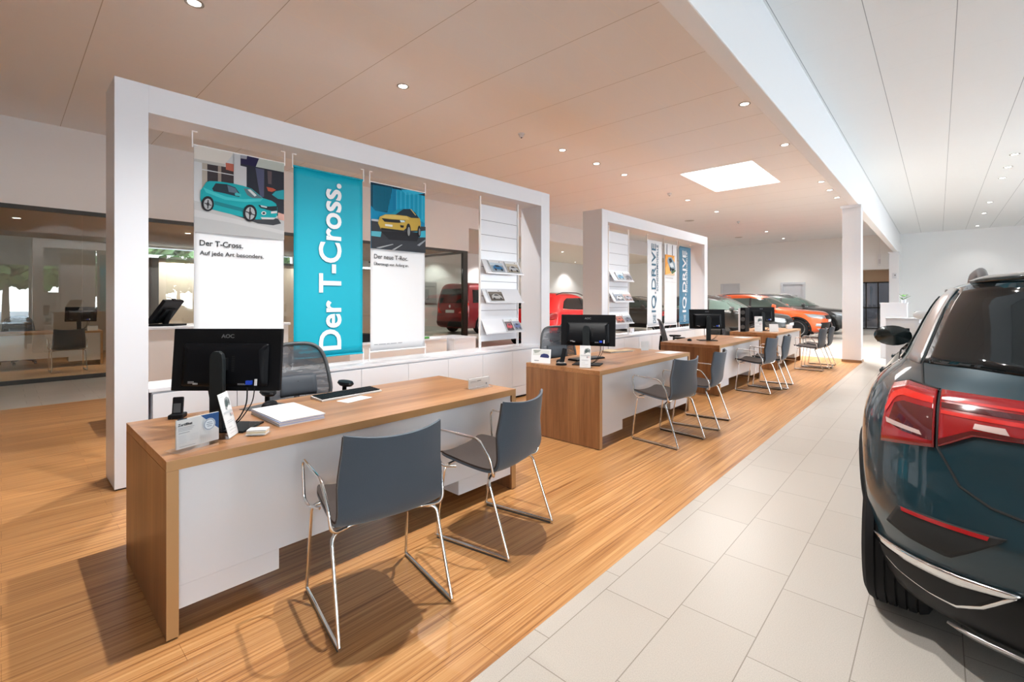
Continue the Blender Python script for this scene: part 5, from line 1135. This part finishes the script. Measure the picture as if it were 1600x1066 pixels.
for sg in (-1, 1):
    a = HO('tail_lamp', hc.patch(hc.arc, [(0.664, 0.838), (0.78, 0.818), (0.885, 0.80)], [(0.664, 1.030), (0.80, 1.040), (0.88, 1.02)], 0.010, 8, 24, sg=sg), redlens, smooth=True, solid=0.012)
    for nm, lo, up, mm, of in (('upper_band', [(0.670, 0.982), (0.80, 0.988), (0.83, 0.975), (0.872, 0.91)], [(0.670, 1.002), (0.80, 1.012), (0.855, 0.99), (0.878, 0.93)], redbright, 0.0122), ('dark_band', [(0.668, 0.858), (0.78, 0.865), (0.85, 0.88)], [(0.668, 0.965), (0.79, 0.97), (0.83, 0.955)], darkred, 0.0116),
                              ('reflector', [(0.70, 0.868), (0.855, 0.878)], [(0.71, 0.882), (0.862, 0.895)], reflm, 0.0128)):
        O(nm, hc.patch(hc.arc, lo, up, of, 4, 14, sg=sg), mm, a, smooth=True)
    b = HO('tail_lamp', hc.patch(hc.arc, [(0.648, 0.845), (0.59, 0.880), (0.55, 0.903), (0.43, 0.908), (0.22, 0.905)], [(0.648, 1.033), (0.55, 1.033), (0.42, 1.032), (0.22, 1.028)], 0.010, 8, 24, sg=sg), redlens, smooth=True, solid=0.012)
    for nm, lo, up, mm, of in (('upper_band', [(0.642, 1.000), (0.24, 0.997)], [(0.642, 1.008), (0.24, 1.006)], redbright, 0.0122), ('lower_band', [(0.642, 0.955), (0.24, 0.950)], [(0.642, 0.967), (0.24, 0.965)], redbright, 0.0122),
                              ('dark_band', [(0.646, 0.850), (0.59, 0.884), (0.55, 0.907), (0.24, 0.910)], [(0.646, 0.870), (0.59, 0.900), (0.55, 0.92), (0.24, 0.922)], darkred, 0.0116), ('dark_band', [(0.642, 0.975), (0.24, 0.973)], [(0.642, 0.992), (0.24, 0.99)], darkred, 0.0116), ('reflector', [(0.55, 0.925), (0.46, 0.922)], [(0.545, 0.942), (0.47, 0.942)], reflm, 0.0125)):
        O(nm, hc.patch(hc.arc, lo, up, of, 4, 12, sg=sg), mm, b, smooth=True)
    # silver quarter panel beside the rear window
    HO('pillar_trim', hc.patch(hc.arc, [(0.80, 1.108), (0.945, 1.112)], [(0.735, 1.432), (0.90, 1.436)], 0.006, 8, 5, sg=sg), satin, smooth=True, solid=0.006)
    HO('hatch_seam', hc.seam(hc.arc, [(0.765, 1.43), (0.75, 1.30), (0.787, 1.11), (0.73, 1.04), (0.656, 1.03), (0.656, 0.84), (0.63, 0.80), (0.59, 0.73), (0.51, 0.69), (0.42, 0.675), (0.0, 0.66)], 0.0045, sg=sg), seam_m)
    HO('lamp_seam', hc.seam(hc.arc, [(0.66, 1.037), (0.80, 1.047), (0.89, 1.027)], 0.0035, sg=sg), seam_m)
    pk = HO('bumper_pocket', hc.patch(hc.arc, [(0.86, 0.505), (0.76, 0.485), (0.62, 0.478), (0.49, 0.592)], [(0.80, 0.590), (0.70, 0.600), (0.60, 0.603), (0.475, 0.610)], 0.003, 5, 20, sg=sg), seam_m, smooth=True, solid=0.003)
    O('red_reflector', hc.patch(hc.arc, [(0.78, 0.578), (0.52, 0.588)], [(0.782, 0.592), (0.515, 0.602)], 0.006, 3, 16, sg=sg), mat('red_reflector', (0.35, 0.008, 0.012), 0.2, 0, 1.0), pk, smooth=True)
HO('bumper_cladding', hc.patch(hc.arc, [(-1.10, 0.37), (-0.95, 0.345), (-0.84, 0.24), (-0.74, 0.195), (-0.5, 0.185), (0.5, 0.185), (0.74, 0.195), (0.84, 0.24), (0.95, 0.345), (1.10, 0.37)], [(-1.14, 0.42), (-0.80, 0.41), (-0.46, 0.435), (0, 0.45), (0.46, 0.435), (0.80, 0.41), (1.14, 0.42)], 0.007, 6, 50), clad, smooth=True, solid=0.01)
for sg in (-1, 1):
    tr_ = HO('chrome_trim', hc.patch(hc.arc, [(1.13, 0.388), (0.85, 0.386), (0.60, 0.394), (0.455, 0.426)], [(1.13, 0.414), (0.85, 0.418), (0.60, 0.430), (0.442, 0.444)], 0.016, 3, 30, sg=sg), chrome, smooth=True, solid=0.014)
    O('chrome_hoop', hc.seam(hc.arc, [(0.93, 0.400), (0.90, 0.345), (0.82, 0.318), (0.68, 0.300), (0.60, 0.300), (0.53, 0.345), (0.455, 0.428)], 0.0095, sg=sg), chrome, tr_, smooth=True)
    O('exhaust_recess', hc.patch(hc.arc, [(0.89, 0.348), (0.80, 0.320), (0.68, 0.305), (0.60, 0.308), (0.55, 0.345)], [(0.91, 0.388), (0.80, 0.388), (0.68, 0.392), (0.60, 0.396), (0.50, 0.405)], 0.011, 4, 20, sg=sg), seam_m, tr_, smooth=True)
HO('diffuser', hc.patch(hc.arc, [(-0.55, 0.20), (0.55, 0.20)], [(-0.62, 0.225), (0.62, 0.225)], 0.02, 3, 20), satin, smooth=True, solid=0.01)
HO('number_plate', hc.patch(hc.rear, [(-0.26, 0.68), (0.26, 0.68)], [(-0.26, 0.79), (0.26, 0.79)], 0.01, 2, 8), paper, solid=0.006)
HO('antenna', MB().prism([(0.85, 1.553), (1.02, 1.553), (0.88, 1.60), (0.85, 1.60)], -0.012, 0.012, axis='x'), hp, bevel=0.006)

# ---- the row of cars across the hall, noses towards the aisle
RZ = R(-90)                      # heading +X
def rowcar(label, col, nose_x, y, ang=0.0, L=4.22, **k):
    th_ = RZ+R(ang); hx_, hy_ = -math.sin(th_), math.cos(th_)
    return make_car(label, col, (nose_x-hx_*L, y-hy_*L, 0), th_, **k)
rowcar('black SUV with grey-green windscreen, nearest of the nose-out row', (0.012, 0.013, 0.013), -3.45, 17.0, 0, glass=glass_gr)
o_ = rowcar('orange SUV parked nose-out between two dark cars', (0.78, 0.11, 0.018), -3.12, 20.3, 0, glass=glass_gr)[0]; o_.scale = (1.05,)*3
o_ = rowcar('dark grey SUV furthest away beside the column', (0.030, 0.032, 0.032), -2.85, 23.7, 0, glass=glass_gr)[0]; o_.scale = (1.07,)*3
o_ = make_car('bright red SUV seen between the two white frames', (0.72, 0.006, 0.008), (-8.77, 10.05, 0), R(2), glass=glass_dk)[0]; o_.scale = (1.02, 1.0, 1.04)
rowcar('dark olive brown car seen behind the far brochure rack', (0.045, 0.038, 0.030), -7.9, 19.6, 0, glass=glass_gr)
make_car('white SUV parked ahead of the petrol blue one, mostly hidden by it', (0.75, 0.76, 0.77), (0.70, 9.2, 0), 0, glass=glass_gr)

# ---- van behind the glass
VAN = [(0.22, 0.12, 4.65, 0.86), (0.32, 0.03, 4.78, 0.93), (0.45, 0.0, 4.84, 0.95), (0.60, 0.0, 4.87, 0.952), (0.75, 0.02, 4.88, 0.952), (0.9, 0.03, 4.84, 0.95), (1.02, 0.035, 4.72, 0.945), (1.1, 0.04, 4.50, 0.94), (1.18, 0.05, 4.25, 0.93), (1.3, 0.065, 4.05, 0.915), (1.5, 0.10, 3.75, 0.875), (1.7, 0.16, 3.45, 0.835), (1.82, 0.22, 3.2, 0.79), (1.9, 0.28, 2.95, 0.70), (1.95, 0.42, 2.7, 0.5), (1.97, 0.8, 2.2, 0.2)]
def make_van():
    c = Car(VAN, Lr=0.25, nr=3.5, Lf=0.8, nf=3.0); pm = paint('van_dark_red', (0.20, 0.008, 0.014))
    t = thing('van', 'dark red van seen from behind through the office glass', 'van', (-14.93, 12.5, 0), R(2), 'parked showroom cars'); t.scale = (1, 1, 1.08)
    O('body', c.body(0.22, 1.97, 64, [(0.95, 0.34, 0.39), (4.0, 0.34, 0.39)]), pm, t, smooth=60)
    O('underbody', MB().box(-0.66, 0.66, 0.3, 4.5, 0.22, 0.5), clad, t)
    for x in (-0.83, 0.83):
        for y in (0.95, 4.0): make_wheel(t, x, y, 0.34)
    O('rear_window', c.patch(c.rear, [(-0.74, 1.17), (0.74, 1.17)], [(-0.68, 1.72), (0.68, 1.72)], 0.006, 8, 16), glass_dk, t, smooth=True, solid=0.005)
    O('rear_bumper', c.patch(c.rear, [(-0.86, 0.28), (0.86, 0.28)], [(-0.90, 0.48), (0.90, 0.48)], 0.02, 4, 16), clad, t, smooth=True, solid=0.02)
    O('number_plate', c.patch(c.rear, [(-0.26, 0.80), (0.26, 0.80)], [(-0.26, 0.91), (0.26, 0.91)], 0.012, 2, 6), paper, t, solid=0.006)
    O('emblem', MB().lathe([(0.045, 0), (0.06, 0), (0.06, -0.01), (0.045, -0.01)], n=24, axis='y').tube([(-0.035, -0.004, 0.035), (-0.012, -0.004, -0.035), (0, -0.004, 0.0), (0.012, -0.004, -0.035), (0.035, -0.004, 0.035)], 0.005, 6), chrome, t, loc=(0, 0.03, 1.05))
    for sg in (-1, 1):
        O('tail_lamp', c.patch(c.side, [(0.03, 0.78), (0.16, 0.78)], [(0.10, 1.18), (0.20, 1.18)], 0.008, 6, 6, sg=sg), redbright, t, smooth=True, solid=0.006)
        O('side_window', c.patch(c.side, [(0.45, 1.18), (2.9, 1.18)], [(0.5, 1.68), (2.9, 1.68)], 0.005, 6, 16, sg=sg), glass_dk, t, smooth=True, solid=0.005)
        for y in (0.95, 4.0): arch(c, t, y, 0.34, 0.39, sg, pm)
    O('windscreen', c.patch(c.front, [(-0.78, 1.18), (0.78, 1.18)], [(-0.68, 1.75), (0.68, 1.75)], 0.005, 8, 16), glass_dk, t, smooth=True, solid=0.005)
make_van()
# ================================================================= OFFICE BEHIND THE GLASS
# each glass bay of the office line: pane with frames above and below
ys = [-7.0, -4.4, -1.72, 0.962, 3.30, 5.60, 7.80, 9.86]
for i, (a, b) in enumerate(zip(ys[:-1], ys[1:])):
    m = MB().box(XG-0.08, XG, a, b, 2.88, 2.95).box(XG-0.06, XG-0.01, a, b, 0.0, 0.07)
    o = struct('window_%d' % (40+i), m, dark_metal)
    O('pane', MB().box(XG-0.046, XG-0.034, a+0.002, b-0.002, 0.07, 2.88), pane_m, o)
struct('trim_1', MB().box(XG-0.10, XG, 9.86, 10.05, 0, 2.95), dark_metal, 'dark corner post of the office glass')
o = struct('window_50', MB().box(-16.9, XG-0.10, 9.96, 10.03, 2.88, 2.95).box(-16.9, XG-0.10, 9.97, 10.02, 0, 0.06), dark_metal)
O('pane', MB().box(-16.9, XG-0.10, 9.99, 10.0, 0.06, 2.88), glassy('inner_pane', (0.9, 0.92, 0.9), 0.5, 1.2), o)
struct('wall_over_cross_glass', MB().box(-17, XG-0.15, 9.95, 10.05, 2.95, CL), beige_wall)
# framed partition inside
o = struct('wall_partition', MB().box(-13.75, -13.6, 2.50, 9.0, 0, 2.36), mat('partition_cream', (0.88, 0.78, 0.66), 0.8), 'cream partition wall in a dark frame')
O('frame', MB().box(-13.80, -13.55, 2.36, 2.50, 0, 2.42).box(-13.80, -13.55, 2.50, 9.0, 2.36, 2.42), dark_metal, o)
# office desk and chairs behind the glass
od = dup(d1, (0, 0, 0), R(-90), 'office desk behind the glass at the far left', None)
od.location = (-14.0, 0.80, 0); od.rotation_euler = (0, 0, 0)
# the desk's long white side faces the hall (+X), legs at y ends
od.location = (-13.75, -0.62, 0)
oc = dup(v0, (-12.62, 0.88, 0), R(92), 'visitor chair seen through the office glass at the far left')
os_ = dup(s0, (-14.7, 0.26, 0), R(-88), 'black mesh chair behind the office desk, seen through the glass')
om = dup(mo, (-13.72, 1.16, 0.73), R(62), 'black monitor on the office desk behind the glass')
om['group'] = 'monitors'
t = thing('paper_box', 'small white box on the office desk behind the glass', 'box', (-13.5, 1.33, 0.73)); O('carton', MB().box(-0.06, 0.06, -0.08, 0.08, 0, 0.09), paper, t); O('lid', MB().box(-0.062, 0.062, -0.082, 0.082, 0.075, 0.092), white_gloss, t)
t = thing('side_table', 'wooden office table glimpsed between the first two banners', 'table', (-15.2, 4.6, 0)); O('tabletop', MB().box(-0.45, 0.45, -1.0, 1.0, 0.70, 0.74), wood_y, t)
for x in (-0.4, 0.4):
    for y in (-0.95, 0.95): O('leg', MB().box(x-0.025, x+0.025, y-0.025, y+0.025, 0, 0.70), dark_metal, t)
dup(s0, (-14.3, 6.9, 0), R(-60), 'black mesh chair inside the office, seen between the second and third banner')
# wall posters beyond the van
for i, (x, z0) in enumerate(((-16.4, 0.95), (-15.0, 0.95))): pass
for i, (y, w_) in enumerate(((11.0, 0.75), (12.6, 0.85))):
    t = thing('wall_poster', ('framed grey notice poster on the wall left of the van' if i == 0 else 'framed grey notice poster on the wall behind the van'), 'poster', (-16.995, y, 1.25), 0, 'wall posters')
    O('frame', MB().box(0, 0.02, -0.02, w_+0.02, -0.02, 0.95), alu, t); O('sheet', MB().box(0.02, 0.024, 0, w_, 0, 0.93), mat('grey_sheet', (0.45, 0.45, 0.46), 0.5), t)
    O('printing', MB().box(0.024, 0.0246, 0.05, w_-0.1, 0.72, 0.78).box(0.024, 0.0246, 0.05, w_*0.5, 0.15, 0.62), greyink, t)
# high counter with touch terminal, left behind the first frame
t = thing('reception_counter', 'tall white counter behind the nearest frame, carrying the touch screen', 'counter', (-6.05, 0.84, 0))
O('front_panel', MB().box(-0.02, 0, 0, 1.6, 0, 1.07), mat('counter_white', (0.74, 0.71, 0.69), 0.4), t); O('side_panel', MB().box(-0.6, -0.02, 0, 0.03, 0, 1.07), MATS['counter_white'], t); O('side_panel', MB().box(-0.6, -0.02, 1.57, 1.6, 0, 1.07), MATS['counter_white'], t)
O('countertop', MB().box(-0.65, 0.02, -0.02, 1.62, 1.07, 1.10), white_gloss, t, bevel=0.004)
t = thing('touch_terminal', 'black tilted touch screen terminal standing on the tall white counter', 'screen', (-6.30, 1.22, 1.10), R(48))
O('base', MB().box(-0.10, 0.16, -0.12, 0.12, 0, 0.018), black_pl, t, bevel=0.006)
O('arm', MB().tube([(0.0, 0, 0.015), (0.03, 0, 0.10), (0.06, 0, 0.17)], 0.03, 8), black_pl, t, smooth=60)
sp_ = O('housing', MB().box(-0.018, 0.018, -0.17, 0.17, 0, 0.30), black_pl, t, loc=(-0.08, 0, 0.035), rot=(0, R(35), 0), bevel=0.006)
O('screen', MB().box(-0.0195, -0.018, -0.155, 0.155, 0.02, 0.28), mat('dim_screen', (0.03, 0.04, 0.04), 0.15), sp_); O('camera_bar', MB().box(-0.012, 0.012, -0.03, 0.03, 0.30, 0.312), black_pl, sp_)
O('rear_cover', MB().box(0.018, 0.04, -0.10, 0.10, 0.04, 0.20), black_pl, sp_, bevel=0.006)
# low counter behind the third banner
t = thing('service_counter', 'low pinkish white counter behind the third banner with papers on it', 'counter', (-6.1, 3.3, 0))
O('front_panel', MB().box(-0.02, 0, 0, 1.75, 0, 0.73), MATS['counter_white'], t); O('side_panel', MB().box(-0.7, -0.02, 1.72, 1.75, 0, 0.73), MATS['counter_white'], t); O('side_panel', MB().box(-0.7, -0.02, 0, 0.03, 0, 0.73), MATS['counter_white'], t)
O('countertop', MB().box(-0.72, 0.01, 0, 1.75, 0.73, 0.755), white_gloss, t, bevel=0.003)
t = thing('service_counter', 'white counter block directly right of the papers, behind the near brochure rack', 'counter', (-6.0, 5.12, 0)); O('block_body', MB().box(-0.6, 0, 0, 0.5, 0, 0.72), white_lam, t); O('countertop', MB().box(-0.62, 0.01, -0.01, 0.51, 0.72, 0.745), white_gloss, t)
for i, (y, r_) in enumerate(((4.15, 8), (4.45, -6), (4.85, 14))):
    t = thing('paper_sheet', ['loose white sheet on the low counter behind the third banner, left one', 'loose white sheet on the low counter, middle one', 'loose white sheet on the low counter, right one'][i], 'paper', (-6.25, y, 0.755), R(r_), 'loose sheets'); O('sheet', MB().box(-0.105, 0.105, -0.13, 0.13, 0, 0.004), paper, t); O('print', MB().box(-0.08, 0.05, -0.1, 0.1, 0.004, 0.0046), MATS['pale_print'], t)
tag(O('green_marker_box', MB().box(-0.03, 0.03, -0.06, 0.06, 0, 0.03), mat('green_plastic', (0.08, 0.35, 0.06), 0.4), loc=(-6.13, 4.63, 0.76), bevel=0.005), 'small green box lying among the papers on the low counter', 'box')
tag(O('storage_box', MB().box(-0.12, 0.12, -0.14, 0.14, 0, 0.12), black_pl, loc=(-6.4, 3.62, 0.757), bevel=0.005), 'black box on the low counter below the third banner', 'box')
# reception plinths at the end of the aisle
t = thing('reception_plinth', 'tall white plinth far down the aisle, with a plant on top', 'plinth', (-1.02, 14.1, 0)); O('block_body', MB().box(0, 0.48, 0, 0.6, 0, 1.30), white_gloss, t); O('top', MB().box(-0.01, 0.49, -0.01, 0.61, 1.30, 1.325), white_gloss, t)
t = thing('potted_plant', 'small green potted plant on the tall white plinth', 'plant', (-0.60, 14.3, 1.325)); O('pot', MB().lathe([(0.001, 0), (0.04, 0), (0.05, 0.07), (0.045, 0.07), (0.001, 0.06)]), white_gloss, t, smooth=40)
lf = MB(); rr = random.Random(5)
for i in range(14):
    a = rr.uniform(0, 6.28); l_ = rr.uniform(0.06, 0.14); z = 0.06+rr.uniform(0.0, 0.10); d = Vector((math.cos(a), math.sin(a), 0.5)); p = Vector((0, 0, z)); q = p+d*l_; s_ = Vector((-math.sin(a), math.cos(a), 0))*0.022
    lf.add([p, (p+q)/2+s_, q, (p+q)/2-s_], [(0, 1, 2, 3)])
O('leaf', lf, mat('plant_green', (0.05, 0.16, 0.03), 0.5), t, solid=0.002)['kind'] = 'stuff'
t = thing('display_counter', 'low white display counter with printed sheets before the tall plinth', 'counter', (-0.80, 12.3, 0)); O('block_body', MB().box(0, 0.52, 0, 0.5, 0, 1.0), white_gloss, t, bevel=0.003); O('countertop', MB().box(-0.02, 0.54, -0.02, 0.52, 1.0, 1.02), white_gloss, t)
O('poster', MB().box(0.10, 0.46, -0.006, -0.001, 0.50, 0.92), paper, t); O('poster_print', MB().box(0.14, 0.30, -0.0068, -0.006, 0.54, 0.60).box(0.16, 0.26, -0.0068, -0.006, 0.62, 0.65), mat('poster_red', (0.30, 0.10, 0.08), 0.5), t)
t = thing('hanging_sign', 'small white hanging sign before the dark entrance', 'sign', (-1.97, 26.9, 2.95)); O('panel', MB().box(-0.07, 0.07, -0.01, 0.01, 0, 0.52), mat('sign_white', (0.85, 0.85, 0.85), 0.5), t); O('rod', MB().box(-0.004, 0.004, -0.004, 0.004, 0.52, CL-2.95), alu, t)
O('printing', MB().box(-0.04, 0.04, -0.0112, -0.01, 0.10, 0.30), mat('pale_print', (0.62, 0.62, 0.65), 0.6), t)
t = thing('thermostat', 'small white wall control on the last column', 'wall control', (-1.42, 26.29, 2.45)); O('plate', MB().box(-0.07, 0.07, -0.02, 0.0, -0.12, 0.12), white_gloss, t); O('button', MB().box(0.01, 0.04, -0.026, -0.02, 0.0, 0.05), seam_m, t)
